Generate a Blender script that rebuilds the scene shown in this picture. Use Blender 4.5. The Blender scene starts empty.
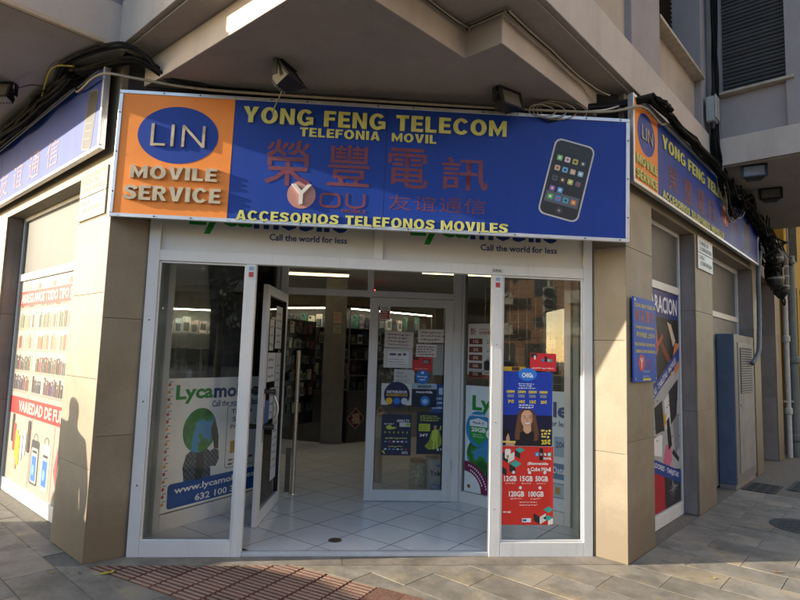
import bpy, bmesh, math, random
from mathutils import Matrix, Vector
random.seed(7)
R = math.radians
scene = bpy.context.scene
COL = scene.collection

# ------------------------------------------------------------------ camera
def cam_matrix(yaw, pitch, roll, loc):
    f = Vector((math.sin(yaw)*math.cos(pitch), math.cos(yaw)*math.cos(pitch), math.sin(pitch)))
    r = Vector((math.cos(yaw), -math.sin(yaw), 0)); u = r.cross(f)
    r2 = r*math.cos(roll) + u*math.sin(roll); u2 = -r*math.sin(roll) + u*math.cos(roll)
    m = Matrix((r2, u2, -f)).transposed().to_4x4(); m.translation = loc
    return m
cd = bpy.data.cameras.new("camera"); cam = bpy.data.objects.new("camera", cd); COL.objects.link(cam)
cam.matrix_world = cam_matrix(0.0896182517, 0.0963525098, 0.0306088685, Vector((0, -4.36, 1.5)))
cd.sensor_width = 36.0; cd.lens = 36.0*563.454/800.0; cd.clip_start = .05; cd.clip_end = 600
scene.camera = cam

# ------------------------------------------------------------------ light
SUN_EL, SUN_PHI = 16.4, 3.1            # low morning sun travelling almost along the chamfered front
w = bpy.data.worlds.new("World"); scene.world = w; w.use_nodes = True
nt = w.node_tree; nt.nodes.clear()
sky = nt.nodes.new("ShaderNodeTexSky"); sky.sky_type = 'NISHITA'; sky.sun_disc = False
sky.sun_elevation = R(SUN_EL); sky.sun_rotation = R(270 - SUN_PHI)
bg = nt.nodes.new("ShaderNodeBackground"); bg.inputs[1].default_value = .12
wo = nt.nodes.new("ShaderNodeOutputWorld")
nt.links.new(sky.outputs[0], bg.inputs[0]); nt.links.new(bg.outputs[0], wo.inputs[0])
sl = bpy.data.lights.new("sun", 'SUN'); sl.energy = 3.4; sl.angle = R(.5); sl.color = (1, .885, .70)
so = bpy.data.objects.new("sun", sl); COL.objects.link(so)
ray = Vector((math.cos(R(SUN_PHI))*math.cos(R(SUN_EL)), math.sin(R(SUN_PHI))*math.cos(R(SUN_EL)), -math.sin(R(SUN_EL))))
so.rotation_euler = ray.to_track_quat('-Z', 'Y').to_euler(); so.location = (-12, -3, 6)
vs = scene.view_settings; vs.view_transform = 'Standard'; vs.look = 'None'; vs.gamma = 1; vs.exposure = 1.8
scene.render.engine = 'CYCLES'
scene.cycles.max_bounces = 10; scene.cycles.transparent_max_bounces = 24; scene.cycles.use_denoising = True
scene.cycles.sample_clamp_indirect = 6; scene.cycles.caustics_reflective = False

# ------------------------------------------------------------------ materials
def lin(c):
    return tuple((x/12.92 if x <= .04045 else ((x+.055)/1.055)**2.4) for x in c)
def hexc(h):
    return lin(tuple(int(h[i:i+2], 16)/255 for i in (0, 2, 4)))
class NT:
    def __init__(s, name):
        s.m = bpy.data.materials.new(name); s.m.use_nodes = True; s.t = s.m.node_tree; s.t.nodes.clear()
        s.out = s.n("ShaderNodeOutputMaterial"); s.tc = s.n("ShaderNodeTexCoord")
    def n(s, typ, **kw):
        x = s.t.nodes.new(typ)
        for k, v in kw.items():
            if isinstance(k, str) and k.startswith('i_'): x.inputs[k[2:]].default_value = v
            else: setattr(x, k, v)
        return x
    def l(s, a, b): s.t.links.new(a, b)
    def noise(s, scale, detail=4, rough=.6, stretch=None, coord='Object', off=None):
        mp = s.n("ShaderNodeMapping"); s.l(s.tc.outputs[coord], mp.inputs[0])
        if stretch: mp.inputs['Scale'].default_value = stretch
        nz = s.n("ShaderNodeTexNoise"); nz.inputs['Scale'].default_value = scale
        nz.inputs['Detail'].default_value = detail; nz.inputs['Roughness'].default_value = rough
        s.l(mp.outputs[0], nz.inputs['Vector'])
        if off is not None:
            oi = s.n("ShaderNodeObjectInfo"); mu = s.n("ShaderNodeMath", operation='MULTIPLY'); mu.inputs[1].default_value = off
            s.l(oi.outputs['Random'], mu.inputs[0]); cb = s.n("ShaderNodeCombineXYZ"); s.l(mu.outputs[0], cb.inputs[0]); s.l(mu.outputs[0], cb.inputs[2])
            s.l(cb.outputs[0], mp.inputs['Location'])
        return nz.outputs['Fac']
    def ramp(s, fac, stops):
        r = s.n("ShaderNodeValToRGB"); s.l(fac, r.inputs[0]); e = r.color_ramp.elements
        while len(e) < len(stops): e.new(.5)
        for k, (p, c) in enumerate(stops):
            e[k].position = p; e[k].color = (*c, 1) if len(c) == 3 else c
        return r.outputs[0]
    def mix(s, fac, a, b, typ='MIX'):
        x = s.n("ShaderNodeMix", data_type='RGBA', blend_type=typ)
        for sock, v in ((x.inputs[0], fac), (x.inputs[6], a), (x.inputs[7], b)):
            if hasattr(v, 'is_linked'): s.l(v, sock)
            elif isinstance(v, (int, float)): sock.default_value = v
            else: sock.default_value = (*v, 1)
        return x.outputs[2]
    def bsdf(s, color, rough=.6, metal=0, bump=None, bstr=.2, bdist=.01, spec=.5, coat=0):
        b = s.n("ShaderNodeBsdfPrincipled")
        if hasattr(color, 'is_linked'): s.l(color, b.inputs['Base Color'])
        else: b.inputs['Base Color'].default_value = (*color, 1)
        if hasattr(rough, 'is_linked'): s.l(rough, b.inputs['Roughness'])
        else: b.inputs['Roughness'].default_value = rough
        b.inputs['Metallic'].default_value = metal; b.inputs['Specular IOR Level'].default_value = spec
        b.inputs['Coat Weight'].default_value = coat
        if bump is not None:
            bp = s.n("ShaderNodeBump"); bp.inputs['Strength'].default_value = bstr; bp.inputs['Distance'].default_value = bdist
            s.l(bump, bp.inputs['Height']); s.l(bp.outputs[0], b.inputs['Normal'])
        s.l(b.outputs[0], s.out.inputs[0]); return b
_mc = {}
def mat(name, color, rough=.6, var=.12, scale=6, metal=0, bump=0, bscale=60, spec=.5, rvar=0, jit=0, coat=0):
    if name in _mc: return _mc[name]
    t = NT(name); col = color
    f = t.noise(scale, 5)
    a = tuple(max(0, c*(1-var)) for c in color); b_ = tuple(min(1, c*(1+var)) for c in color)
    col = t.ramp(f, [(.3, a), (.7, b_)])
    if jit:
        oi = t.n("ShaderNodeObjectInfo"); hs = t.n("ShaderNodeHueSaturation")
        mr = t.n("ShaderNodeMapRange"); mr.inputs[3].default_value = 1-jit; mr.inputs[4].default_value = 1+jit
        t.l(oi.outputs['Random'], mr.inputs[0]); t.l(mr.outputs[0], hs.inputs['Value']); t.l(col, hs.inputs['Color']); col = hs.outputs[0]
    r = rough
    if rvar:
        mr = t.n("ShaderNodeMapRange"); mr.inputs[3].default_value = max(.03, rough-rvar); mr.inputs[4].default_value = min(1, rough+rvar)
        t.l(t.noise(scale*2.3, 4), mr.inputs[0]); r = mr.outputs[0]
    t.bsdf(col, r, metal, t.noise(bscale, 3) if bump else None, bump, .004, spec, coat)
    _mc[name] = t.m; return t.m
def flat(h, rough=.45, spec=.4):
    k = 'print_'+h
    return mat(k, hexc(h), rough, .04, 9, spec=spec)
def emit(name, color, strength):
    if name in _mc: return _mc[name]
    t = NT(name); e = t.n("ShaderNodeEmission"); e.inputs[0].default_value = (*color, 1); e.inputs[1].default_value = strength
    t.l(e.outputs[0], t.out.inputs[0]); _mc[name] = t.m; return t.m
def glass_mat(name, tint=(.93, .97, .95), dirt=.03):
    if name in _mc: return _mc[name]
    t = NT(name); tr = t.n("ShaderNodeBsdfTransparent"); tr.inputs[0].default_value = (*tint, 1)
    gl = t.n("ShaderNodeBsdfGlossy"); gl.inputs['Roughness'].default_value = .015
    fr = t.n("ShaderNodeFresnel"); fr.inputs[0].default_value = 1.5
    m1 = t.n("ShaderNodeMixShader"); t.l(fr.outputs[0], m1.inputs[0]); t.l(tr.outputs[0], m1.inputs[1]); t.l(gl.outputs[0], m1.inputs[2])
    df = t.n("ShaderNodeBsdfDiffuse"); df.inputs[0].default_value = (.6, .62, .6, 1)
    m2 = t.n("ShaderNodeMixShader"); d = t.ramp(t.noise(3.5, 6, .7), [(.35, (0, 0, 0)), (.8, (dirt,)*3)])
    t.l(d, m2.inputs[0]); t.l(m1.outputs[0], m2.inputs[1]); t.l(df.outputs[0], m2.inputs[2])
    t.l(m2.outputs[0], t.out.inputs[0]); _mc[name] = t.m; return t.m

def stone_mat():
    t = NT('cream_stone')
    n1 = t.noise(2.2, 6, .65, off=7.0); n2 = t.noise(1.2, 4, .6, (9, 9, .8), off=5.0); n3 = t.noise(90, 3, .7); n4 = t.noise(5, 5, .7, off=3.0)
    c = t.ramp(n1, [(.3, (.215, .175, .12)), (.52, (.28, .235, .168)), (.75, (.32, .28, .21))])
    c = t.mix(t.ramp(n2, [(.5, (0,)*3), (.72, (.22,)*3)]), c, (.24, .19, .135), 'MIX')
    c = t.mix(t.ramp(n4, [(.6, (0,)*3), (.75, (.22,)*3)]), c, (.28, .18, .10))
    # splash dirt that climbs from the pavement
    sp = t.n("ShaderNodeSeparateXYZ"); g = t.n("ShaderNodeNewGeometry"); t.l(g.outputs['Position'], sp.inputs[0])
    ad = t.n("ShaderNodeMath", operation='MULTIPLY_ADD'); t.l(t.noise(7, 5), ad.inputs[0]); ad.inputs[1].default_value = -.45; t.l(sp.outputs[2], ad.inputs[2])
    c = t.mix(t.ramp(ad.outputs[0], [(0, (.75,)*3), (.28, (0,)*3)]), c, (.17, .13, .085))
    c = t.mix(t.ramp(n3, [(.38, (.4,)*3), (.55, (0,)*3)]), c, (.20, .16, .115))
    t.bsdf(c, .5, 0, n3, .15, .003, .35); return t.m
STONE = stone_mat()
def shade_stone():  # same stone as the cream; the shade of the reveals is in the colour
    t = NT('grey_shade_stone'); n1 = t.noise(2.0, 6, .65, off=7.0); n3 = t.noise(70, 3, .7); n2 = t.noise(1.3, 4, .6, (7, 7, .8))
    c = t.ramp(n1, [(.3, (.215, .185, .17)), (.7, (.33, .285, .265))])
    c = t.mix(t.ramp(n2, [(.5, (0,)*3), (.75, (.5,)*3)]), c, (.16, .14, .115))
    t.bsdf(c, .55, 0, n3, .2, .003, .3); return t.m
GSHADE_STONE = shade_stone()
def render_mat(name, color, grit=.5):
    t = NT(name); n = t.noise(170, 3, .75); n2 = t.noise(1.6, 5); n3 = t.noise(.9, 5, .6, (5, 5, .5))
    c = t.ramp(n2, [(.3, tuple(k*.86 for k in color)), (.7, tuple(min(1, k*1.08) for k in color))])
    c = t.mix(t.ramp(n, [(.35, (.35,)*3), (.6, (0,)*3)]), c, tuple(k*.6 for k in color))
    c = t.mix(t.ramp(n3, [(.55, (0,)*3), (.75, (.3,)*3)]), c, tuple(k*.55 for k in color))
    t.bsdf(c, .9, 0, n, grit, .006, .2); return t.m
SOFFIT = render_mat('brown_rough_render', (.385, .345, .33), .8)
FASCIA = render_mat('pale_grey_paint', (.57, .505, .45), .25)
WALL = render_mat('beige_wall_paint', (.47, .395, .325), .35)
MAUVE = render_mat('mauve_grey_paint', (.37, .335, .335), .35)
def paving_mat(name, base, gold, jit=.22):
    t = NT(name); n1 = t.noise(3.2, 7, .68, off=9.0); n2 = t.noise(2.1, 5, .7, off=4.0); n3 = t.noise(60, 4, .75); n4 = t.noise(26, 4, .6, (1, .25, 1))
    c = t.ramp(n1, [(.28, tuple(k*.68 for k in base)), (.5, base), (.72, tuple(k*1.35 for k in base))])
    c = t.mix(t.ramp(n2, [(.5, (0,)*3), (.68, (.8,)*3)]), c, gold)
    c = t.mix(t.ramp(n3, [(.3, (.35,)*3), (.5, (0,)*3)]), c, tuple(k*.45 for k in base))
    g = t.n("ShaderNodeNewGeometry"); nz = t.n("ShaderNodeTexNoise"); nz.inputs['Scale'].default_value = 2.6; nz.inputs['Detail'].default_value = 8; nz.inputs['Roughness'].default_value = .7; t.l(g.outputs['Position'], nz.inputs['Vector'])
    c = t.mix(t.ramp(nz.outputs['Fac'], [(.46, (0,)*3), (.66, (.75,)*3)]), c, tuple(k*.42 for k in base))
    oi = t.n("ShaderNodeObjectInfo"); hs = t.n("ShaderNodeHueSaturation"); mr = t.n("ShaderNodeMapRange")
    mr.inputs[3].default_value = 1-jit; mr.inputs[4].default_value = 1+jit; t.l(oi.outputs['Random'], mr.inputs[0]); t.l(mr.outputs[0], hs.inputs['Value']); t.l(c, hs.inputs['Color'])
    hgt = t.n("ShaderNodeMath", operation='ADD'); t.l(n4, hgt.inputs[0]); t.l(n3, hgt.inputs[1])
    t.bsdf(hs.outputs[0], .62, 0, hgt.outputs[0], .35, .004, .4); return t.m
SLAB = paving_mat('slate_paving', (.245, .222, .185), (.36, .285, .18), .15)
BORDER = paving_mat('granite_border', (.25, .22, .185), (.30, .24, .16), .05)
MORTAR = mat('mortar', (.16, .145, .12), .95, .25, 30, bump=.4)
def tactile_mat():
    t = NT('red_tactile_concrete'); n1 = t.noise(3.0, 6, .7); n2 = t.noise(45, 4, .7)
    sp = t.n("ShaderNodeSeparateXYZ"); t.l(t.tc.outputs['Object'], sp.inputs[0])
    c = t.ramp(n1, [(.3, (.085, .035, .027)), (.7, (.17, .066, .046))])
    # paint worn off the raised ribs
    ad = t.n("ShaderNodeMath", operation='MULTIPLY_ADD'); t.l(n2, ad.inputs[0]); ad.inputs[1].default_value = .003; t.l(sp.outputs[2], ad.inputs[2])
    c = t.mix(t.ramp(ad.outputs[0], [(.0046, (0,)*3), (.0066, (.85,)*3)]), c, (.45, .355, .26))
    oi = t.n("ShaderNodeObjectInfo"); hs = t.n("ShaderNodeHueSaturation"); mr = t.n("ShaderNodeMapRange")
    mr.inputs[3].default_value = .8; mr.inputs[4].default_value = 1.2; t.l(oi.outputs['Random'], mr.inputs[0]); t.l(mr.outputs[0], hs.inputs['Value']); t.l(c, hs.inputs['Color'])
    t.bsdf(hs.outputs[0], .75, 0, n2, .4, .003, .3); return t.m
TACT = tactile_mat()
def alu_mat():
    t = NT('white_lacquered_aluminium'); n = t.noise(1.5, 5, .65); n2 = t.noise(38, 4, .75); n3 = t.noise(2, 4, .6, (12, 12, .6))
    c = t.ramp(n, [(.3, (.66, .66, .65)), (.7, (.76, .76, .75))])
    c = t.mix(t.ramp(n2, [(.66, (0,)*3), (.74, (.5,)*3)]), c, (.35, .32, .28))
    c = t.mix(t.ramp(n3, [(.56, (0,)*3), (.75, (.25,)*3)]), c, (.42, .40, .36))
    t.bsdf(c, .38, 0, None, 0, 0, .5); return t.m
ALU = alu_mat()
PANELW = mat('white_sign_panel', (.66, .66, .64), .4, .05, 3)
STEEL = mat('brushed_steel', (.62, .60, .56), .3, .08, 20, metal=1, rvar=.1)
SIGNALU = mat('sign_aluminium', (.60, .61, .63), .35, .1, 8, metal=.7, rvar=.12)
GLASS = glass_mat('shop_glass', (.975, .99, .985), .02)
GLASSD = glass_mat('inner_glass', (.96, .98, .97), .015)
BLACK = mat('black_plastic', (.014, .014, .014), .45, .3, 12)
CABLE = mat('black_cable', (.010, .0097, .0095), .8, .3, 25, spec=.1)
GREYCABLE = mat('grey_cable', (.022, .0215, .021), .7, .2, 25, spec=.12)
BEIGECABLE = mat('beige_cable', (.30, .265, .21), .6, .2, 25)
GREYPAINT = mat('grey_steel_paint', (.23, .24, .25), .5, .15, 5, rvar=.1)
BLUEGREY = mat('blue_grey_paint', (.085, .12, .19), .5, .15, 5)
LEDGE = mat('stone_sill', (.40, .35, .29), .7, .2, 14, bump=.2)
DARKCAV = mat('dark_cavity', (.03, .028, .026), .9, .2, 8)
SHUTTER = mat('dark_roller_slat', (.035, .033, .032), .55, .2, 10, jit=.25)
def sheet_mat(name, color, rough=.35, fade=(1.1, 1.1, 1.15), blotch=.35):
    t = NT(name); n1 = t.noise(1.1, 6, .65); n2 = t.noise(4, 5, .7, (1, 1, .35)); n3 = t.noise(2.0, 3)
    c = t.ramp(n1, [(.3, tuple(k*.86 for k in color)), (.7, tuple(min(1, k*f) for k, f in zip(color, fade)))])
    c = t.mix(t.ramp(n2, [(.55, (0,)*3), (.8, (blotch,)*3)]), c, tuple(min(1, k*.7+.04) for k in color))
    mr = t.n("ShaderNodeMapRange"); mr.inputs[3].default_value = rough-.1; mr.inputs[4].default_value = rough+.15; t.l(n2, mr.inputs[0])
    t.bsdf(c, mr.outputs[0], 0, n3, .12, .02, .28); return t.m
SBLUE = sheet_mat('sign_blue_sheet', (.010, .043, .28), .45)
SORANGE = sheet_mat('sign_orange_sheet', (.80, .25, .045), .5, (1.1, 1.15, 1.2), .15)
LYEL = mat('pale_yellow_letter', (.52, .52, .16), .55, .15, 14)
LBRASS = mat('tarnished_letter', (.45, .38, .27), .5, .25, 16)
LRED = mat('faded_red_vinyl', (.14, .032, .055), .5, .2, 10)
TILE = None

# ------------------------------------------------------------------ mesh helpers
WM = {}; DEF = {}
I4 = Matrix.Identity(4)
def frame(x, y, ang, z=0): return Matrix.Translation((x, y, z)) @ Matrix.Rotation(R(ang), 4, 'Z')
def inv(m): return m.inverted()
def T(x, y, z): return Matrix.Translation((x, y, z))
class MB:
    def __init__(s): s.v = []; s.f = []; s.m = []; s.cur = 0; s.fine = False
    def add(s, vs, fs):
        o = len(s.v); s.v += [tuple(p) for p in vs]
        for f in fs: s.f.append(tuple(i+o for i in f)); s.m.append(s.cur)
        return s
    def box(s, x0, x1, y0, y1, z0, z1):
        return s.add([(x0,y0,z0),(x1,y0,z0),(x1,y1,z0),(x0,y1,z0),(x0,y0,z1),(x1,y0,z1),(x1,y1,z1),(x0,y1,z1)],
              [(0,3,2,1),(4,5,6,7),(0,1,5,4),(1,2,6,5),(2,3,7,6),(3,0,4,7)])
    def prism_z(s, poly, z0, z1):
        n = len(poly)
        if sum(poly[i][0]*poly[(i+1)%n][1]-poly[(i+1)%n][0]*poly[i][1] for i in range(n)) < 0: poly = poly[::-1]
        return s.add([(x,y,z0) for x,y in poly]+[(x,y,z1) for x,y in poly],
             [tuple(range(n-1,-1,-1)), tuple(range(n,2*n))]+[(i,(i+1)%n,n+(i+1)%n,n+i) for i in range(n)])
    def prism_y(s, poly, y0, y1):          # poly in x,z ; front face at y0
        n = len(poly)
        if sum(poly[i][0]*poly[(i+1)%n][1]-poly[(i+1)%n][0]*poly[i][1] for i in range(n)) < 0: poly = poly[::-1]
        return s.add([(x,y0,z) for x,z in poly]+[(x,y1,z) for x,z in poly],
             [tuple(range(n)), tuple(range(2*n-1,n-1,-1))]+[(i,n+i,n+(i+1)%n,(i+1)%n) for i in range(n)])
    def flat(s, poly, y):
        n = len(poly)
        if sum(poly[i][0]*poly[(i+1)%n][1]-poly[(i+1)%n][0]*poly[i][1] for i in range(n)) < 0: poly = poly[::-1]
        return s.add([(x,y,z) for x,z in poly], [tuple(range(n))])
    def rect(s, x0, x1, z0, z1, y): return s.flat([(x0,z0),(x1,z0),(x1,z1),(x0,z1)], y)
    def ellipse(s, cx, cz, rx, rz, y, n=32): return s.flat([(cx+rx*math.cos(2*math.pi*i/n), cz+rz*math.sin(2*math.pi*i/n)) for i in range(n)], y)
    def rrect(s, x0, x1, z0, z1, r, y, y1=None, n=5):
        p = rr(x0, x1, z0, z1, r, n)
        return s.flat(p, y) if y1 is None else s.prism_y(p, y, y1)
    def tube(s, pts, r, n=6, cap=True):
        pts = [Vector(p) for p in pts]; rings = []
        up = Vector((.13, .31, .94)).normalized()
        for i, p in enumerate(pts):
            d = (pts[min(i+1, len(pts)-1)]-pts[max(i-1, 0)])
            d = d.normalized() if d.length > 1e-9 else Vector((0,0,1))
            a = d.cross(up)
            if a.length < 1e-3: a = d.cross(Vector((1,0,0)))
            a.normalize(); b = d.cross(a)
            rr_ = r[i] if isinstance(r, (list, tuple)) else r
            rings.append([p+(a*math.cos(2*math.pi*k/n)+b*math.sin(2*math.pi*k/n))*rr_ for k in range(n)])
        vs = [q for rg in rings for q in rg]; fs = []
        for i in range(len(pts)-1):
            for k in range(n): fs.append((i*n+k, i*n+(k+1)%n, (i+1)*n+(k+1)%n, (i+1)*n+k))
        if cap: fs += [tuple(range(n-1,-1,-1)), tuple((len(pts)-1)*n+k for k in range(n))]
        return s.add(vs, fs)
    def cyl(s, p0, p1, r0, r1=None, n=16): return s.tube([p0, p1], [r0, r0 if r1 is None else r1], n)
    def lathe(s, prof, n=20, c=(0,0,0)):
        vs = [(c[0]+r*math.cos(2*math.pi*k/n), c[1]+r*math.sin(2*math.pi*k/n), c[2]+z) for r, z in prof for k in range(n)]
        fs = [(i*n+k, i*n+(k+1)%n, (i+1)*n+(k+1)%n, (i+1)*n+k) for i in range(len(prof)-1) for k in range(n)]
        fs += [tuple(range(n-1,-1,-1)), tuple((len(prof)-1)*n+k for k in range(n))]
        return s.add(vs, fs)
    def mesh(s, name, mats):
        me = bpy.data.meshes.new(name); me.from_pydata(s.v, [], s.f)
        for m in (mats if isinstance(mats, (list, tuple)) else [mats]): me.materials.append(m)
        if any(s.m): me.polygons.foreach_set('material_index', s.m)
        me.update(); return me
def rr(x0, x1, z0, z1, r, n=5):
    p = []
    for cx, cz, a0 in ((x1-r, z1-r, 0), (x0+r, z1-r, 90), (x0+r, z0+r, 180), (x1-r, z0+r, 270)):
        for k in range(n+1):
            a = R(a0+90*k/n); p.append((cx+r*math.cos(a), cz+r*math.sin(a)))
    return p
def put(o, parent, M):
    COL.objects.link(o); WM[o.name] = M
    if parent is not None:
        o.parent = parent; o.matrix_basis = WM[parent.name].inverted() @ M
    else: o.matrix_basis = M
    return o
def obj(name, mb, mats, parent=None, M=None, smooth=False, bevel=0):
    me = mb.mesh(name, mats) if isinstance(mb, MB) else mb
    if smooth:
        for p in me.polygons: p.use_smooth = True
    o = bpy.data.objects.new(name, me)
    if M is None: M = (DEF.get(parent.name) or WM[parent.name]) if parent is not None else I4
    put(o, parent, M)
    if bevel:
        b = o.modifiers.new('bevel', 'BEVEL'); b.width = bevel; b.segments = 2; b.limit_method = 'ANGLE'; b.angle_limit = R(40)
    return o
def tag(o, label=None, cat=None, group=None, kind=None):
    if label: o['label'] = label
    if cat: o['category'] = cat
    if group: o['group'] = group
    if kind: o['kind'] = kind
    return o
def thing(name, label, cat, M=I4, group=None):
    o = bpy.data.objects.new(name, None); o.empty_display_size = .1; put(o, None, M.copy()); return tag(o, label, cat, group)
def text_mesh(body, x0, x1, z0, z1, y, depth=0, bold=0, shear=0, res=2, space=1.0):
    c = bpy.data.curves.new('lettering', 'FONT'); c.body = body; c.size = 1; c.offset = bold; c.resolution_u = res; c.shear = shear; c.space_character = space
    c.extrude = .05 if depth else 0; c.align_x = 'CENTER'
    o = bpy.data.objects.new('lettering', c)
    me = bpy.data.meshes.new_from_object(o); bpy.data.objects.remove(o); bpy.data.curves.remove(c)
    if not me.vertices: return me
    xs = [v.co.x for v in me.vertices]; ys = [v.co.y for v in me.vertices]
    ax, bx, ay, by = min(xs), max(xs), min(ys), max(ys)
    sx = (x1-x0)/max(1e-6, bx-ax); sz = (z1-z0)/max(1e-6, by-ay)
    for v in me.vertices:
        d = (.05-v.co.z)/.1*depth if depth else 0
        v.co = (x0+(v.co.x-ax)*sx, y+d-(depth if depth else 0), z0+(v.co.y-ay)*sz)
    return me
def text(body, x0, x1, z0, z1, y, m, parent, M=None, depth=0, bold=.012, shear=0, name='lettering', res=2, space=1.0):
    me = text_mesh(body, x0, x1, z0, z1, y, depth, bold, shear, res, space)
    me.materials.clear(); me.materials.append(m)
    o = obj(name, me, m, parent, M); o['kind'] = 'stuff'; return o
def block_letters(body, x0, x1, z0, z1, y, m, parent, M=None, depth=.01, tv=.25, th=.19, gap=.13):
    """heavy block capitals cut from strips, raised by depth"""
    polys = []; pen = 0.0
    def arc(cx, cz, ro_x, ro_z, ri_x, ri_z, a0, a1, n=20):
        out = []
        for k in range(n):
            a, b = R(a0+(a1-a0)*k/n), R(a0+(a1-a0)*(k+1)/n)
            out.append(([(cx+ro_x*math.cos(a), cz+ro_z*math.sin(a)), (cx+ro_x*math.cos(b), cz+ro_z*math.sin(b)), (cx+ri_x*math.cos(b), cz+ri_z*math.sin(b)), (cx+ri_x*math.cos(a), cz+ri_z*math.sin(a))], 0))
        return out
    def B(a, b, c, d, l=0): return ([(a, c), (b, c), (b, d), (a, d)], l)
    for ch in body:
        g = []; w_ = .62
        if ch == ' ': pen += .42; continue
        if ch == 'I': w_ = tv; g = [B(0, tv, 0, 1)]
        elif ch == 'L': w_ = .60; g = [B(0, tv, 0, 1), B(tv, w_, 0, th)]
        elif ch == 'T': w_ = .68; g = [B(0, w_, 1-th, 1), B(w_/2-tv/2, w_/2+tv/2, 0, 1-th)]
        elif ch in 'EF':
            g = [B(0, tv, 0, 1), B(tv, w_, 1-th, 1), B(tv, w_*.93, .5-th*.45, .5+th*.5)]
            if ch == 'E': g.append(B(tv, w_*1.03, 0, th))
        elif ch == 'N': w_ = .76; g = [B(0, tv*.92, 0, 1), B(w_-tv*.92, w_, 0, 1), ([(tv*.92, 1), (tv*.92, .62), (w_-tv*.92, 0), (w_-tv*.92, .38)], 0)]
        elif ch == 'M': w_ = .94; q = tv*.86; g = [B(0, q, 0, 1), B(w_-q, w_, 0, 1), ([(q, 1), (q, .55), (w_/2, 0), (w_/2, .42)], 0), ([(w_-q, 1), (w_/2, .42), (w_/2, 0), (w_-q, .55)], 0)]
        elif ch == 'V': w_ = .80; g = [([(0, 1), (tv*1.08, 1), (w_/2, .28), (w_/2, 0), (w_/2-tv*.52, 0)], 0), ([(w_, 1), (w_-tv*1.08, 1), (w_/2, .28), (w_/2, 0), (w_/2+tv*.52, 0)], 0)]
        elif ch == 'A': w_ = .82; g = [([(0, 0), (tv*1.02, 0), (w_/2, .74), (w_/2, 1), (w_/2-tv*.56, 1)], 0), ([(w_, 0), (w_-tv*1.02, 0), (w_/2, .74), (w_/2, 1), (w_/2+tv*.56, 1)], 0), B(w_*.27, w_*.73, .18, .35, 1)]
        elif ch == 'Y': w_ = .80; g = [([(0, 1), (tv*1.1, 1), (w_/2, .60), (w_/2, .36), (w_/2-tv/2, .40)], 0), ([(w_, 1), (w_-tv*1.1, 1), (w_/2, .60), (w_/2, .36), (w_/2+tv/2, .40)], 0), B(w_/2-tv/2, w_/2+tv/2, 0, .42, 1)]
        elif ch == 'O': w_ = .86; g = arc(w_/2, .5, w_/2, .52, w_/2-tv, .52-th, 0, 360, 36)
        elif ch == 'C': w_ = .80; g = arc(.43, .5, .43, .52, .43-tv, .52-th, 38, 322, 30)
        elif ch == 'G': w_ = .86; g = arc(.43, .5, .43, .52, .43-tv, .52-th, 40, 318, 30)+[B(w_-tv*.85, w_-.01, .06, .52, 1), B(.47, w_-.011, .36, .53, 2)]
        elif ch == 'S':
            w_ = .72; c = [(.66, .72), (.60, .84), (.36, .905), (.16, .84), (.125, .70), (.22, .58), (.40, .51), (.56, .42), (.60, .28), (.53, .15), (.34, .095), (.12, .16), (.06, .29)]
            P = [Vector(p) for p in c]; e = []
            for i, p in enumerate(P):
                d = (P[min(i+1, len(P)-1)]-P[max(i-1, 0)]).normalized(); nn = Vector((-d.y, d.x)); k_ = .095+.035*abs(d.y); e.append((p+nn*k_, p-nn*k_))
            g = [([tuple(e[i][0]), tuple(e[i+1][0]), tuple(e[i+1][1]), tuple(e[i][1])], 0) for i in range(len(P)-1)]
        elif ch == 'R': w_ = .74; g = [B(0, tv, 0, 1), B(tv, .42, 1-th, 1), B(tv, .42, .42, .42+th*.9)]+arc(.42, .71, .29, .29, .29-tv*.95, .29-th, -90, 90, 12)+[([(.30, .43), (.52, .43), (.78, 0), (.52, 0)], 1)]
        polys += [([(pen+px, pz) for px, pz in p], l) for p, l in g]; pen += w_+gap
    W_ = pen-gap; mb = MB()
    for p, l in polys:
        q = [(x0+px/W_*(x1-x0), z0+pz*(z1-z0)) for px, pz in p]
        mb.prism_y(q, y-depth-.0004*l, y)
    o = obj('lettering', mb, m, parent, M); o['kind'] = 'stuff'; return o
def scribble(mb, x0, x1, z0, z1, lines, y, fill=.55, seed=0, words=True):
    r = random.Random(seed+int(x0*1000)); h = (z1-z0)/lines; mb.fine = True
    for i in range(lines):
        zt = z1-i*h-h*(1-fill)/2; x = x0+r.uniform(0, .06)*(x1-x0); xe = x1-r.uniform(0, .25)*(x1-x0)
        while x < xe:
            wd = r.uniform(.25, 1.1)*h*fill*2.2 if words else xe-x
            e = min(x+wd, xe); zz = zt-r.uniform(0, .18)*h
            mb.rect(x, e, zz-h*fill*r.uniform(.6, 1), zz, y); x = e+h*fill*.55
    return mb

# frames: x to the right along the front, y into the building, z up
FC = I4
FR = frame(2.13, -.2, 42.586); FL = frame(-1.75, -.17, -47.414)
dR = Vector((.7364, .6766, 0)); nR = Vector((.6766, -.7364, 0)); dL = Vector((-.6766, .7364, 0)); nL = Vector((-.7364, -.6766, 0))
oR = Vector((2.13, -.2, 0)); oL = Vector((-1.75, -.17, 0))
def xy(v): return (v.x, v.y)
def ang2(A, B): return math.degrees(math.atan2(B[1]-A[1], B[0]-A[0]))
OLA, OLB, ORA, ORB = (-1.5, .4), (-.72, 1.52), (1.18, 1.5), (2.03, .62)
FOL = frame(*OLA, ang2(OLA, OLB)); FOR = frame(*ORA, ang2(ORA, ORB)); FIN = frame(0, 1.47, 0)
LOL = math.dist(OLA, OLB); LOR = math.dist(ORA, ORB)
LFA, LFB = (-.72, .56), (-.64, 1.43); FLEAF = frame(*LFA, ang2(LFA, LFB))
FBR = frame(*xy(oR+dR*2.42), -47.414)             # end wall of the right bay, x = outward from the front
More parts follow.
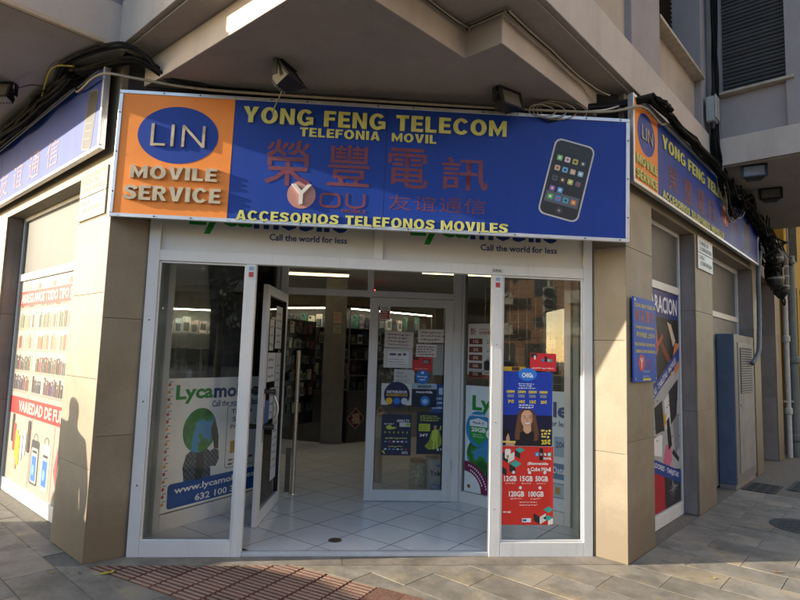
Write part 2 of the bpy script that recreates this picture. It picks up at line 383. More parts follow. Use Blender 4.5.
FBL = frame(*xy(oL-dL*.06), 42.586)               # end wall of the left bay, x negative = outward

# ================================================================== ground
ground = obj('ground', MB().box(-250, 250, -250, 250, -.3, -.03), mat('asphalt', (.05, .05, .05), .85, .2, 3, bump=.3, bscale=90)); ground['kind'] = 'structure'
pav = obj('pavement', MB().box(-14, 16, -7.5, 14, -.028, -.0045), MORTAR); pav['kind'] = 'structure'
kerb = obj('kerb', MB().box(-14, 16, -7.65, -7.5, -.1, -.0), BORDER); kerb['kind'] = 'structure'
CAMP = Vector((0, -4.36)); fw = Vector((math.sin(.0896), math.cos(.0896)))
def inview(p, far):
    d = Vector(p)-CAMP; L = d.length
    return .5 < L < far and d.normalized().dot(fw) > math.cos(R(40)) and L > 2.7
TD = Vector((math.cos(R(-34)), math.sin(R(-34)))); TN = Vector((-TD.y, TD.x)); TO = Vector((-1.581, -.292))
def slab_mesh(wd, dp):
    m = MB().box(-wd/2, wd/2, -dp/2, dp/2, -.012, 0)
    return m.mesh('paving_slab', SLAB)
sm = slab_mesh(.294, .594)
# slabs: .60 long away from the right front, .30 wide along it, in broken bond
iR = FR.inverted(); iL = FL.inverted()
def clip_poly(poly, o, n):   # keep the side where (p-o).n >= 0
    out = []
    for i in range(len(poly)):
        a, b = poly[i], poly[(i+1) % len(poly)]; da = (a-o).dot(n); db = (b-o).dot(n)
        if da >= 0: out.append(a)
        if (da >= 0) != (db >= 0): out.append(a+(b-a)*(da/(da-db)))
    return out
def area(p): return abs(sum(p[i].x*p[(i+1) % len(p)].y-p[(i+1) % len(p)].x*p[i].y for i in range(len(p))))/2
dR2 = dR.to_2d(); nR2 = nR.to_2d(); dL2 = dL.to_2d(); nL2 = nL.to_2d(); oR2 = oR.to_2d(); oL2 = oL.to_2d()
cnt = 0
def add_piece(name, pieces, mat_, zt, parent):
    global cnt
    for p in pieces:
        if len(p) < 3 or area(p) < .004: continue
        c = sum(p, Vector((0, 0)))/len(p)
        q = [(v.x-c.x, v.y-c.y) for v in p]
        obj(name, MB().prism_z(q, -.012, 0), mat_, parent, T(c.x, c.y, zt)); cnt += 1
rz = random.Random(3)
for i in range(-16, 30):
    for j in range(-14, 12):
        s0 = i*.30+.02; n0 = -j*.60-(.3 if i % 2 else 0)
        c = oR2+dR2*(s0+.15)+nR2*(n0+.3)
        if not inview(c, 8.2): continue
        q = [oR2+dR2*s+nR2*n for s, n in ((s0+.002, n0+.002), (s0+.298, n0+.002), (s0+.298, n0+.598), (s0+.002, n0+.598))]
        # cut by the house fronts, the border strip and the red tactile band
        base = q
        right = clip_poly(base, oR2+nR2*.003, nR2)                       # in front of the right facade
        rest = clip_poly(base, oR2+nR2*.003, -nR2)
        pieces = []
        if right and area(right) > .002: pieces.append(right)
        if rest and len(rest) > 2 and area(rest) > .002:
            l2 = clip_poly(rest, oL2+nL2*.003, nL2)
            if len(l2) > 2: pieces.append(l2)
            l3 = clip_poly(rest, oL2+nL2*.003, -nL2)
            if len(l3) > 2: l3 = clip_poly(l3, Vector((0, -.19)), Vector((0, -1)))
            if len(l3) > 2: pieces.append(l3)
        out = []
        for p in pieces:
            ctr = sum(p, Vector((0, 0)))/len(p)
            if ctr.x > oL2.x-.3 and ctr.x < oR2.x+.3: p = clip_poly(p, Vector((0, -.19)), Vector((0, -1)))
            if len(p) < 3: continue
            a = clip_poly(p, TO+TN*.803, TN); b = clip_poly(p, TO-TN*.0, -TN)
            c_ = clip_poly(p, TO+TN*.803, -TN)
            if len(c_) > 2: c_ = clip_poly(c_, TO, TN)
            if len(c_) > 2: c_ = clip_poly(c_, TO-TD*.12, -TD)
            for x in (a, b, c_):
                if len(x) > 2: out.append(x)
        full = len(out) == 1 and abs(area(out[0])-.296*.596) < .002
        zt = rz.uniform(-.0015, .0015)
        if full:
            cc = oR2+dR2*(s0+.15)+nR2*(n0+.3)
            o = obj('paving_slab', sm, None, pav, frame(cc.x, cc.y, 42.586, zt)); cnt += 1
        else: add_piece('paving_slab', out, SLAB, zt, pav)
# threshold strip between the pilasters: two long granite pieces
add_piece('border_stone', [[Vector(p) for p in ((-1.75, -.187), (.018, -.187), (.018, -.012), (-1.53, -.012), (-1.74, -.165))],
          [Vector(p) for p in ((.022, -.187), (2.11, -.187), (2.125, -.198), (1.94, -.012), (.022, -.012))]], BORDER, .002, pav)
# red tactile tiles: five ribs along the band
tm = MB().box(-.0972, .0972, -.0972, .0972, -.012, 0)
for k in range(5):
    y = -.08+.04*k
    tm.add([(-.093,y-.0125,0),(.093,y-.0125,0),(.093,y+.0125,0),(-.093,y+.0125,0),(-.090,y-.0085,.005),(.090,y-.0085,.005),(.090,y+.0085,.005),(-.090,y+.0085,.005)],
           [(4,5,6,7),(0,1,5,4),(2,3,7,6),(1,2,6,5),(3,0,4,7)])
tmesh = tm.mesh('tactile_tile', TACT)
tflat = MB().box(-.0985, .0985, -.0985, .0985, -.012, .003).mesh('tactile_tile', TACT)
for i in range(0, 24):
    for j in range(4):
        c = TO+TD*(-.02+.2*i)+TN*(.1+.2*j)
        if c.y+.105*(abs(TD.x)+abs(TN.x)*0)+.05 > -.19 or not inview(c, 6): continue
        obj('tactile_tile', tmesh if i < 9 else tflat, None, pav, frame(c.x, c.y, -34, rz.uniform(-.001, .001)))
# fill pieces cut along the shop front
for i in range(0, 24):
    for j in range(4):
        c = TO+TD*(-.02+.2*i)+TN*(.1+.2*j)
        if not (c.y+.155 > -.19) or not inview(c, 6): continue
        q = [c+TD*a+TN*b for a, b in ((-.0985, -.0985), (.0985, -.0985), (.0985, .0985), (-.0985, .0985))]
        q = clip_poly(q, Vector((0, -.19)), Vector((0, -1)))
        if len(q) > 2 and area(q) > .003:
            m = MB(); cc = sum(q, Vector((0, 0)))/len(q); M = frame(c.x, c.y, -34); Mi = M.inverted()
            loc = [(Mi @ Vector((v.x, v.y, 0))).to_2d() for v in q]
            m.prism_z([tuple(v) for v in loc], -.012, 0)
            for k in range(5):
                y = -.08+.04*k
                rb = [Vector(p) for p in ((-.091, y-.01), (.091, y-.01), (.091, y+.01), (-.091, y+.01))]
                od = Mi.to_3x3() @ Vector((0, -1, 0)); oo = (Mi @ Vector((0, -.19, 0))).to_2d()
                rb = clip_poly(rb, oo, od.to_2d())
                if len(rb) > 2: m.prism_z([tuple(v) for v in rb], 0, .005)
            obj('tactile_tile', m, TACT, pav, M)
# iron covers in the right-hand pavement
IRON = mat('cast_iron', (.04, .038, .036), .6, .3, 20, metal=.3)
def grate(s, n, L, W_, label):
    t = thing('drain_cover', label, 'drain cover', FR @ T(s, -n, .0), 'iron covers in the pavement')
    m = MB().box(0, L, -W_, 0, -.008, .004); obj('cover_frame', m, IRON, t)
    k = int(L/.09)
    for a in range(k):
        for b in range(3):
            obj('raised_tread', MB().box(.02+a*L/k, .02+a*L/k+.055, -W_+.03+b*(W_-.04)/3, -W_+.03+b*(W_-.04)/3+(W_-.04)/3-.03, .004, .009), IRON, t)
grate(3.62, .02, .62, .34, 'long iron cover in the shaded pavement beside the steel cabinet')
grate(4.05, .42, .75, .36, 'wide iron cover in the shaded pavement, farthest from the cabinet')
t = thing('manhole_cover', 'round cast iron manhole cover in the shaded pavement at the right edge', 'manhole cover', T(4.35, .72, .0))
obj('cover_ring', MB().lathe([(.30, -.008), (.30, .004), (.27, .004)], 32), IRON, t)
obj('cover_plate', MB().lathe([(.262, -.006), (.262, .002)], 32), IRON, t)
for a in range(-3, 4):
    for b in range(-3, 4):
        if a*a+b*b < 11: obj('raised_tread', MB().box(a*.068-.02, a*.068+.02, b*.068-.02, b*.068+.02, .002, .007), IRON, t)
# fallen leaves
LEAFY = mat('yellow_leaf', (.45, .36, .03), .6, .4, 60); LEAFB = mat('brown_leaf', (.24, .15, .07), .7, .3, 40)
def leaf(x, y, s, a, m, label):
    b = MB(); pts = [(-1, 0, .05), (-.5, .35, .3), (.1, .45, .15), (1, 0, .35), (.1, -.4, .25), (-.5, -.3, .1)]
    b.add([(p[0]*s, p[1]*s, p[2]*s*.6+.002) for p in pts]+[(0, 0, .05*s)], [(i, (i+1) % 6, 6) for i in range(6)])
    o = obj('fallen_leaf', b, m, None, frame(x, y, a, .003)); tag(o, label, 'leaf')
leaf(-1.52, -.335, .045, 20, LEAFY, 'largest yellow green leaf on the paving before the left pilaster')
leaf(-1.50, -.31, .03, 80, LEAFY, 'small yellow leaf touching the largest leaf by the left pilaster')
leaf(-1.70, -.32, .022, -30, LEAFB, 'small brown leaf between the left pilaster and the largest leaf')
leaf(-1.88, -.30, .018, 60, LEAFY, 'tiny pale leaf at the foot of the left pilaster')
leaf(2.62, -.46, .022, 10, LEAFY, 'small yellow leaf on the sunlit slabs before the right pilaster')
leaf(3.18, -.36, .035, -20, LEAFB, 'brown leaf on the sunlit slabs near the shadow line at far right')
leaf(-2.62, 1.05, .03, 0, mat('red_scrap', (.4, .03, .03), .6), 'small red scrap on the paving under the left window')

# ================================================================== the house
bld = thing('apartment_building', 'beige and grey corner apartment house with overhanging upper floors above the shop', 'building')
def clad(mb_w, M, zs, parent, stone=STONE, thick=.02, x0=0):
    for a, b in zip(zs[:-1], zs[1:]):
        m = MB().box(x0+.0012, x0+mb_w-.0012, 0, thick, a+.0012, b-.0012)
        obj('cladding_panel', m, stone, parent, M, bevel=.002)
def pil_core(poly, name='pilaster', z1=2.86): return obj(name, MB().prism_z(poly, 0, z1), DARKCAV, bld)
def P2(o, d, n, a, b): v = o+d*a+n*b; return (v.x, v.y)
# left corner pilaster
pl = pil_core([P2(oL, dL, nL, .03, -.022), (-1.54, .03), (-1.54, .30), P2(oL, dL, nL, .645, -.42), P2(oL, dL, nL, .645, -.022)])
zsL = [0, .63, 1.26, 1.88, 2.46, 2.86]
clad(.66, FL, zsL, pl, x0=-.66)
jl = frame(-1.75, -.17, ang2((-1.75, -.17), (-1.52, 0))); clad(math.dist((-1.75, -.17), (-1.52, 0)), jl, [0, .86, 1.70, 2.45, 2.86], pl)
clad(.3, FL @ frame(-.66, .0, 90), zsL, pl, GSHADE_STONE, thick=.014)
# right corner pilaster
pr = pil_core([P2(oR, dR, nR, .03, -.022), (1.96, .03), (1.96, .30), P2(oR, dR, nR, .585, -.42), P2(oR, dR, nR, .585, -.022)])
clad(.60, FR, [0, .885, 1.77, 2.4, 2.86], pr)
jr = frame(1.94, 0, ang2((1.94, 0), (2.13, -.2))); clad(math.dist((1.94, 0), (2.13, -.2)), jr, [0, .80, 1.66, 2.4, 2.86], pr)
# other pilasters of the right front
def pilaster(F, a, b, zs, depth, near_side):
    p = obj('pilaster', MB().box(a+.015, b-.015, .021, depth, 0, 2.84), DARKCAV, bld, F)
    clad(b-a, F, zs, p, x0=a)
    if near_side > 0:   # reveal that faces the camera, at x=a
        M = F @ frame(a, depth, -90)
        for z0, z1 in zip(zs[:-1], zs[1:]): obj('cladding_panel', MB().box(.001, depth-.021, 0, .014, z0+.001, z1-.001), GSHADE_STONE, p, M, bevel=.002)
    else:
        M = F @ frame(b, .021, 90)
        for z0, z1 in zip(zs[:-1], zs[1:]): obj('cladding_panel', MB().box(.001, depth-.021, 0, .014, z0+.001, z1-.001), GSHADE_STONE, p, M, bevel=.002)
    return p
pilaster(FR, 1.907, 2.57, [0, 1.02, 2.04, 2.84], .42, 1)
pilaster(FR, 4.75, 5.17, [0, 1.0, 2.0, 2.84], .7, 1)
pilaster(FR, 6.45, 6.93, [0, 1.0, 2.0, 2.84], .9, 1)
pilaster(FL, -3.7, -2.85, [0, .9, 1.8, 2.84], .42, -1)
# walls over the openings and behind the boards
obj('lintel_wall', MB().box(-9, -.02, .012, .42, 2.842, 3.66), STONE, bld, FL)
obj('lintel_wall', MB().box(.02, 7.3, .012, .9, 2.842, 3.66), STONE, bld, FR)
obj('lintel_wall', MB().prism_z([(-1.72, -.12), (2.10, -.15), (2.35, .3), (-2.0, .3)], 2.50, 3.64), DARKCAV, bld)
obj('wall', MB().box(-9, -3.7, .03, .42, 0, 2.84), STONE, bld, FL)
obj('recess_wall', MB().box(5.17, 6.45, .7, .9, 0, 2.84), GSHADE_STONE, bld, FR)
# overhanging slabs
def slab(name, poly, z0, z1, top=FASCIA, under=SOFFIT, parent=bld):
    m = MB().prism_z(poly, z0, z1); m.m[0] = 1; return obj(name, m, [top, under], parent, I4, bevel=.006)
slab('corner_overhang', [(-1.95, .22), (-1.354, -.368), (-.159, -1.607), (.692, -.879), (.883, -1.088), (1.727, -.337), (2.3, .22)], 3.45, 3.655)
def tipat(off):   # meeting point of the two fronts moved outwards by off
    return (.044, -2.12-off*1.414)
def Lp(s, n): return P2(oL, dL, nL, s, n)
def Rp(s, n): return P2(oR, dR, nR, s, n)
slab('fascia_band', [Lp(-.06, .06), tipat(.06), Rp(2.42, .06), Rp(2.42, -.5), (.2, 1.5), Lp(-.06, -.5)], 3.672, 4.03)
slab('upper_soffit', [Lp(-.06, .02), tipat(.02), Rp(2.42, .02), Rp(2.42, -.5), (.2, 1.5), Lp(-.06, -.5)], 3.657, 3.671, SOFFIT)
obj('upper_core', MB().prism_z([tipat(-.36), Rp(12, -.36), Rp(12, -6), (.2, 9), Lp(12, -6), Lp(12, -.36)], 3.69, 9), WALL, bld)
# right-hand upper wall
obj('upper_wall', MB().box(-2.75, .02, 0, .36, 4.03, 8), WALL, bld, FR)
obj('upper_pilaster', MB().box(.02, .717, -.055, .36, 4.03, 8), MAUVE, bld, FR, bevel=.006)
obj('spandrel', MB().box(.717, 2.17, .04, .36, 4.03, 4.60), WALL, bld, FR)
obj('upper_pilaster', MB().box(2.17, 2.43, -.035, .36, 4.03, 8), MAUVE, bld, FR, bevel=.006)
uw = obj('upper_window', MB().box(.72, 2.168, .345, .359, 4.64, 7.4), DARKCAV, bld, FR)
obj('sill', MB().box(.70, 2.19, -.07, .36, 4.60, 4.635), LEDGE, uw, FR, bevel=.005)
slm = MB().add([(.725, 0, 0), (2.165, 0, 0), (2.165, .028, .046), (.725, .028, .046), (.725, .03, 0), (2.165, .03, 0)], [(0, 1, 2, 3), (0, 4, 5, 1)]).mesh('slat', mat('louvre_slat', (.075, .065, .055), .6, .2, 10, jit=.15))
for k in range(48): obj('slat', slm, None, uw, FR @ T(0, .25, 4.66+k*.055))
# bay on the right
slab('bay_slab', [Rp(2.42, .96), Rp(6.13, .96), Rp(6.13, -.3), Rp(2.42, -.3)], 3.672, 3.98)
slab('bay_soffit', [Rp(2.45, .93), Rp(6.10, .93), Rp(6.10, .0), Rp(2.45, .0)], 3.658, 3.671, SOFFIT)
obj('bay_wall', MB().box(2.60, 6.08, -.92, .3, 3.98, 9), WALL, bld, FR)
for x0, x1, z0, z1, y0, m in ((-.3, .16, 3.98, 9, .035, MAUVE), (.16, .77, 3.98, 4.47, .05, MAUVE), (.77, .955, 3.98, 9, .0, MAUVE), (.16, .77, 6.9, 9, .05, MAUVE)):
    obj('bay_end_wall', MB().box(x0, x1, y0, .179, z0, z1), m, bld, FBR)
bw = obj('upper_window', MB().box(.162, .768, .165, .179, 4.50, 6.9), DARKCAV, bld, FBR)
obj('sill', MB().box(.14, .84, -.035, .164, 4.47, 4.50), LEDGE, bw, FBR, bevel=.004)
sb = MB(); 
prof = [(.0, .0), (-.010, .008), (-.012, .022), (-.008, .036), (0, .042)]
sb.add([(x, y, z) for x in (.164, .766) for y, z in prof], [(i, i+5, i+6, i+1)[::-1] for i in range(4)])
sbm = sb.mesh('slat', SHUTTER)
for k in range(54): obj('slat', sbm, None, bw, FBR @ T(0, .14+.002*math.sin(k*1.7), 4.502+k*.044))
# bay on the left
slab('bay_slab', [Lp(-.06, 0), Lp(-.06, 1.2), Lp(9, 1.2), Lp(9, 0)], 3.672, 4.0)
slab('bay_soffit', [Lp(-.03, .0), Lp(-.03, 1.17), Lp(9, 1.17), Lp(9, 0)], 3.658, 3.671, SOFFIT)
obj('bay_wall', MB().box(-9, -.12, -1.16, .3, 4.0, 9), WALL, bld, FL)
obj('drip_strip', MB().box(-1.2, -.02, -.012, .018, 3.660, 3.69), mat('warm_drip_edge', (.5, .40, .29), .8, .15, 12), bld, FBL)
obj('bay_end_wall', MB().box(-1.19, 0, .03, .16, 4.0, 4.5), MAUVE, bld, FBL)
obj('bay_end_wall', MB().box(-1.19, -.75, .03, .16, 4.5, 9), MAUVE, bld, FBL)
obj('bay_end_wall', MB().box(-.2, 0, .03, .16, 4.5, 9), MAUVE, bld, FBL)
# left side of the corner block
obj('spandrel', MB().box(.06, 1.4, .03, .36, 4.03, 4.10), MAUVE, bld, FL)
obj('upper_wall', MB().box(1.4, 2.7, 0, .36, 4.03, 8), WALL, bld, FL)
uw2 = obj('upper_window', MB().box(.06, 1.398, .34, .358, 4.13, 7), DARKCAV, bld, FL)
obj('sill', MB().box(.03, 1.42, -.075, .34, 4.10, 4.13), SIGNALU, uw2, FL, bevel=.004)
for k in range(30): obj('slat', MB().box(.07, 1.39, .28, .30, 4.135+k*.05, 4.18+k*.05), SHUTTER, uw2, FL)

# ================================================================== outer shop front (chamfered corner)
sf = thing('shopfront', 'white aluminium shopfront frame with clear side panes and open middle on the cut corner', 'shopfront')
BV = .003
def bar(name, x0, x1, z0, z1, parent, M=None, y0=-.025, y1=.035, m=ALU, bv=BV): return obj(name, MB().box(x0, x1, y0, y1, z0, z1), m, parent, M, bevel=bv)
bar('frame_post', -1.518, -1.435, .0, 2.80, sf); bar('frame_post', 1.865, 1.938, 0, 2.80, sf)
bar('frame_post', -.790, -.715, .0, 2.149, sf); bar('frame_post', 1.12, 1.205, .0, 2.149, sf)
bar('frame_rail', -1.434, 1.864, 2.150, 2.232, sf)
bar('frame_rail', -1.434, -.791, .0, .105, sf); bar('frame_rail', 1.206, 1.864, 0, .105, sf)
bar('frame_post', .175, .245, 2.233, 2.80, sf, y0=-.02)
bar('threshold', -.714, 1.119, .002, .03, sf, y0=-.02, y1=.03, m=mat('pale_threshold', (.55, .58, .62), .3))
for x0, x1 in ((-1.434, -.791), (1.206, 1.864)):
    obj('glass_pane', MB().box(x0-.005, x1+.005, .002, .010, .10, 2.155), GLASS, sf)
    for a, b in ((x0, x0+.014), (x1-.014, x1)): bar('glazing_bead', a, b, .106, 2.149, sf, y0=-.012, y1=.022, bv=.002)
    bar('glazing_bead', x0+.0142, x1-.0142, 2.135, 2.149, sf, y0=-.012, y1=.022, bv=.002); bar('glazing_bead', x0+.0142, x1-.0142, .106, .12, sf, y0=-.012, y1=.022, bv=.002)
LG, LB = flat('1f8a35'), flat('173a7d')
def lyca(x0, x1, zb, zt, y, parent, M=None, cut=.40, desc=.24):
    # two-colour word mark: green part then blue part on one base line
    h = zt-zb; xm = x0+(x1-x0)*cut
    text('Lyca', x0, xm-.004, zb-h*desc, zt, y, LG, parent, M, bold=.035)
    text('mobile', xm+.004, x1, zb-.0, zt, y, LB, parent, M, bold=.035)
for x0, x1, lx0, lx1, cx0, cx1 in ((-1.433, .174, -1.242, -.04, -.634, -.037), (.246, 1.863, .457, 1.652, 1.024, 1.652)):
    p = obj('header_panel', MB().box(x0, x1, .0, .02, 2.2325, 2.80), PANELW, sf)
    lyca(lx0, lx1, 2.428, 2.66, -.0015, p, sf and I4)
    text('Call the world for less', cx0, cx1, 2.345, 2.397, -.0015, LB, p, I4, bold=.02)
# screws and scuffs on the posts
for z in (.5, 1.1, 1.7): obj('screw', MB().cyl((-1.476, -.0262, z), (-1.476, -.0252, z), .006), BLACK, sf)
for z in (.35, 1.0, 1.6): obj('screw', MB().cyl((1.16, -.0262, z), (1.16, -.0252, z), .004), BLACK, sf)

# vestibule floor of pale tiles laid diagonally
fl = obj('shop_floor', MB().prism_z([(-1.50, .036), (1.92, .036), (6.0, 4.2), (6, 9), (-6, 9), (-6, 4.6)], -.02, .0282), mat('tile_grout', (.02, .019, .018), .9, .2, 20)); fl['kind'] = 'structure'
tt = NT('white_floor_tile'); n1 = tt.noise(2.5, 6, .65, off=6.0)
tc_ = tt.ramp(n1, [(.3, (.72, .73, .75)), (.7, (.78, .78, .79))]); n2 = tt.noise(50, 3, .7)
tc_ = tt.mix(tt.ramp(n2, [(.66, (0,)*3), (.74, (.5,)*3)]), tc_, (.2, .18, .16))
mr_ = tt.n("ShaderNodeMapRange"); mr_.inputs[3].default_value = .10; mr_.inputs[4].default_value = .22; tt.l(n1, mr_.inputs[0])
tt.bsdf(tc_, mr_.outputs[0]); TILEM = tt.m
vest = [(-1.5, .037), (1.9, .037), (3.6, 1.7), (3.6, 8.4), (-3.6, 8.4), (-3.6, 2.2)]
tl_mesh = MB().box(-.196, .196, -.196, .196, .0, .011).mesh('floor_tile', TILEM)
A1 = Vector((math.cos(R(48)), math.sin(R(48)))); A2 = Vector((-A1.y, A1.x)); O0 = Vector((.062, .99))
for i in range(-14, 16):
    for j in range(-14, 16):
        c = O0+A1*(.2+.4*i)+A2*(.2+.4*j)
        if not (-.3 < c.y < 7.5) or not inview(c, 11.5) or abs(c.x) > 2.6: continue
        q = [c+A1*a+A2*b for a, b in ((-.196, -.196), (.196, -.196), (.196, .196), (-.196, .196))]
        q0 = q
        for o, n in ((Vector((0, .038)), Vector((0, 1))), (Vector((-1.52, .04)), Vector((.736, .677))), (Vector((1.93, .04)), Vector((-.677, .736)))):
            q = clip_poly(q, o, n)
            if len(q) < 3: break
        if len(q) < 3 or area(q) < .004: continue
        if abs(area(q)-area(q0)) < 1e-5: obj('floor_tile', tl_mesh, None, fl, frame(c.x, c.y, 48, .018))
        else:
            cc = sum(q, Vector((0, 0)))/len(q)
            obj('floor_tile', MB().prism_z([(v.x-cc.x, v.y-cc.y) for v in q], 0, .011), TILEM, fl, T(cc.x, cc.y, .018))
dm = thing('floor_socket', 'small round brown metal plate set in the white vestibule tiles', 'floor plate', T(-.04, .26, .029))
obj('plate_ring', MB().lathe([(.055, 0), (.052, .004), (.042, .004)], 24), mat('brown_metal', (.06, .045, .035), .5, .2, 20), dm); obj('plate_core', MB().lathe([(.032, 0), (.026, .006)], 20), BLACK, dm)

# ================================================================== inner shop front with the doors
nf = thing('entrance_screen', 'white framed inner entrance with slanted side panes and a double glass door', 'entrance')
VT = 2.37
for F, L, nm in ((FOL, LOL, 0), (FOR, LOR, 1)):
    bar('frame_rail', .061, L-.061, .03, .16 if nm == 0 else .14, nf, F, -.03, .03); bar('frame_rail', .061, L-.061, VT, VT+.07, nf, F, -.03, .03)
    bar('frame_post', .0, .06, .03, VT+.07, nf, F, -.03, .03); bar('frame_post', L-.06, L, .03, VT+.07, nf, F, -.03, .03)
    obj('glass_pane', MB().box(.055, L-.055, -.004, .004, .13, VT+.005), GLASSD, nf, F)
# centre part
bar('frame_post', -.70, -.632, .03, VT+.07, nf, FIN, -.028, .028); bar('frame_post', 1.09, 1.175, .03, VT+.07, nf, FIN, -.028, .028); bar('frame_post', .185, .245, 2.13, VT, nf, FIN, -.026, .026)
bar('frame_rail', -.631, 1.089, 2.085, 2.15, nf, FIN, -.028, .028); bar('frame_rail', -.631, 1.089, VT, VT+.07, nf, FIN, -.028, .028)
for a, b in ((-.631, .184), (.246, 1.089)): obj('glass_pane', MB().box(a, b, -.003, .003, 2.151, VT-.001), GLASSD, nf, FIN)
obj('vestibule_ceiling', MB().prism_z([(-1.5, .045), (1.91, .045), (2.05, .55), (1.2, 1.52), (-.72, 1.54), (-1.55, .42)], VT+.072, VT+.10), mat('ceiling_white', (.55, .54, .52), .8, .08, 3), nf)
# closed right leaf
def leaf_door(M, Wd, H, label=None):
    d = obj('door_leaf', MB().box(0, .09, -.022, .022, .035, H), ALU, nf, M, bevel=BV)
    if label: d['label'] = label
    for a, b, c, e in ((Wd-.09, Wd, .035, H), (.0901, Wd-.0901, .035, .145), (.0901, Wd-.0901, H-.085, H)): obj('leaf_rail', MB().box(a, b, -.022, .022, c, e), ALU, d, M, bevel=BV)
    obj('leaf_glass', MB().box(.085, Wd-.085, -.004, .004, .14, H-.08), GLASSD, d, M)
    obj('leaf_gasket', MB().box(.09, .096, -.0235, .0235, .1452, H-.0852), BLACK, d, M); obj('leaf_gasket', MB().box(Wd-.096, Wd-.09, -.0235, .0235, .1452, H-.0852), BLACK, d, M)
    return d
DR = FIN @ T(.215, -.012, 0)
dr = leaf_door(DR, .875, 2.08, 'closed glass door leaf covered with notices')
for z in (.35, 1.05, 1.75): obj('hinge', MB().cyl((.868, -.03, z), (.868, -.03, z+.09), .011, n=10), ALU, dr, DR)
dl = leaf_door(FLEAF, math.dist(LFA, LFB), 2.07, 'glass door leaf standing open')
# handle bars through the open leaf
for z in (1.15, .85):
    obj('handle_arm', MB().cyl((.055, -.115, z), (.055, .115, z), .021, n=12), BLACK, dl, FLEAF, smooth=True)
pts = [(.055, -.10, 1.13)]+[(.055, -.10-.04*math.sin(math.pi*k/8), 1.13-.26*k/8) for k in range(1, 8)]+[(.055, -.10, .87)]
obj('handle', MB().tube(pts, .012, 8), STEEL, dl, FLEAF, smooth=True)
obj('handle', MB().tube([(p[0], -p[1], p[2]) for p in pts], .012, 8), STEEL, dl, FLEAF, smooth=True)
obj('lock_plate', MB().box(.03, .06, -.026, -.0225, .72, 1.02), STEEL, dl, FLEAF)
# steel pole and dark box just inside
po = thing('steel_pole', 'thin brushed steel pole standing on the tiles behind the open door leaf', 'pole', T(-.51, 1.71, .03))
obj('pole_tube', MB().lathe([(.021, 0), (.021, 1.47), (.012, 1.482)], 16), STEEL, po, smooth=False); obj('pole_foot', MB().lathe([(.045, 0), (.042, .012), (.024, .016)], 20), STEEL, po)
pb = thing('door_magnet_post', 'short dark steel plate on the tiles beside the thin pole', 'post', T(-.575, 1.76, .03))
obj('plate', MB().box(-.025, .025, -.02, .02, 0, .46), mat('olive_steel', (.12, .115, .09), .45, .15, 8, metal=.5), pb, bevel=.004); obj('plate_foot', MB().box(-.035, .035, -.03, .03, 0, .012), STEEL, pb)

# ================================================================== posters and notices
def card(name, label, cat, M, x0, x1, z0, z1, colhex, y=0, group=None, th=.0015, rot=0, mt=None):
    cx, cz = (x0+x1)/2, (z0+z1)/2
    t = thing(name, label, cat, M @ T(cx, y, cz) @ Matrix.Rotation(R(rot), 4, 'Y'), group)
    hw, hh = (x1-x0)/2, (z1-z0)/2
    obj('sheet', MB().box(-hw, hw, -th, 0, -hh, hh), mt or flat(colhex), t)
    return t, hw, hh, -th-.0008
def prt(parent, mb, h, name='print', dy=0, rough=.45):
    o = obj(name, mb, flat(h, rough), parent, WM[parent.name] @ T(0, dy, 0))
    if mb.fine: o['kind'] = 'stuff'
    return o
OUT = FC
# large blue poster on the outer right pane
t, hw, hh, y = card('poster', 'blue phone tariff poster with a smiling woman on the right outer pane', 'poster', OUT, 1.215, 1.618, .823, 1.395, '1d3fae', -.001)
prt(t, MB().ellipse(0, hh-.02, .075, .05, y-.0002), '2f7fe0'); text('CHIGa', -.045, .045, hh-.045, hh-.008, y-.001, flat('ffffff'), t, bold=.03)
prt(t, MB().rect(-hw, hw, -hh, -hh+.235, y), '14163a')
for k, (a, b, c) in enumerate((('100M', '7€', .14), ('200M', '10€', .14), ('500M', '15€', .14), ('1000M', '20€', .14))):
    x = -hw+.065+k*.088; text(a, x-.03, x+.034, .118, .140, y-.001, flat('f2d83a'), t, bold=.04)
    prt(t, MB().rect(x-.025, x+.028, .085, .108, y-.0006), '7f8ba0'); text(b, x-.02, x+.03, .040, .066, y-.001, flat('f2d83a'), t, bold=.04)
prt(t, scribble(MB(), -.075, .07, .150, .20, 3, y-.0008, .6, 2), 'c8d6f4'); prt(t, scribble(MB(), -.07, .06, .0, .035, 2, y-.0008, .6, 5), 'd8e2f6')
m = MB(); m.flat([(-.09,-.286),(-.10,-.20),(-.085,-.10),(-.075,-.04),(-.05,-.008),(.0,.0),(.045,-.012),(.07,-.05),(.08,-.12),(.10,-.2),(.105,-.286)], y-.0004); prt(t, m, '5b3d2c', 'hair')
m = MB(); m.flat([(-.05,-.09),(-.045,-.04),(-.02,-.014),(.018,-.014),(.042,-.04),(.045,-.09),(.03,-.13),(.005,-.148),(-.02,-.145),(-.04,-.12)], y-.0006); m.flat([(-.03,-.13),(.03,-.13),(.035,-.19),(-.03,-.19)], y-.00065); prt(t, m, 'd9a88a', 'face')
m = MB(); m.flat([(-.026,-.104),(.002,-.109),(.03,-.102),(.02,-.118),(.002,-.123),(-.014,-.118)], y-.0009); prt(t, m, 'e9ddd4', 'smile'); prt(t, MB().flat([(-.030,-.102),(.002,-.107),(.034,-.100),(.022,-.121),(.002,-.127),(-.018,-.121)], y-.0008), 'a8604e', 'lips'); prt(t, MB().flat([(.0,-.07),(.010,-.09),(.002,-.095),(-.008,-.092)], y-.0009), 'c08a6e', 'nose'); prt(t, MB().flat([(.025,-.03),(.045,-.055),(.044,-.10),(.028,-.13),(.034,-.09)], y-.0008), 'b98468', 'cheek')
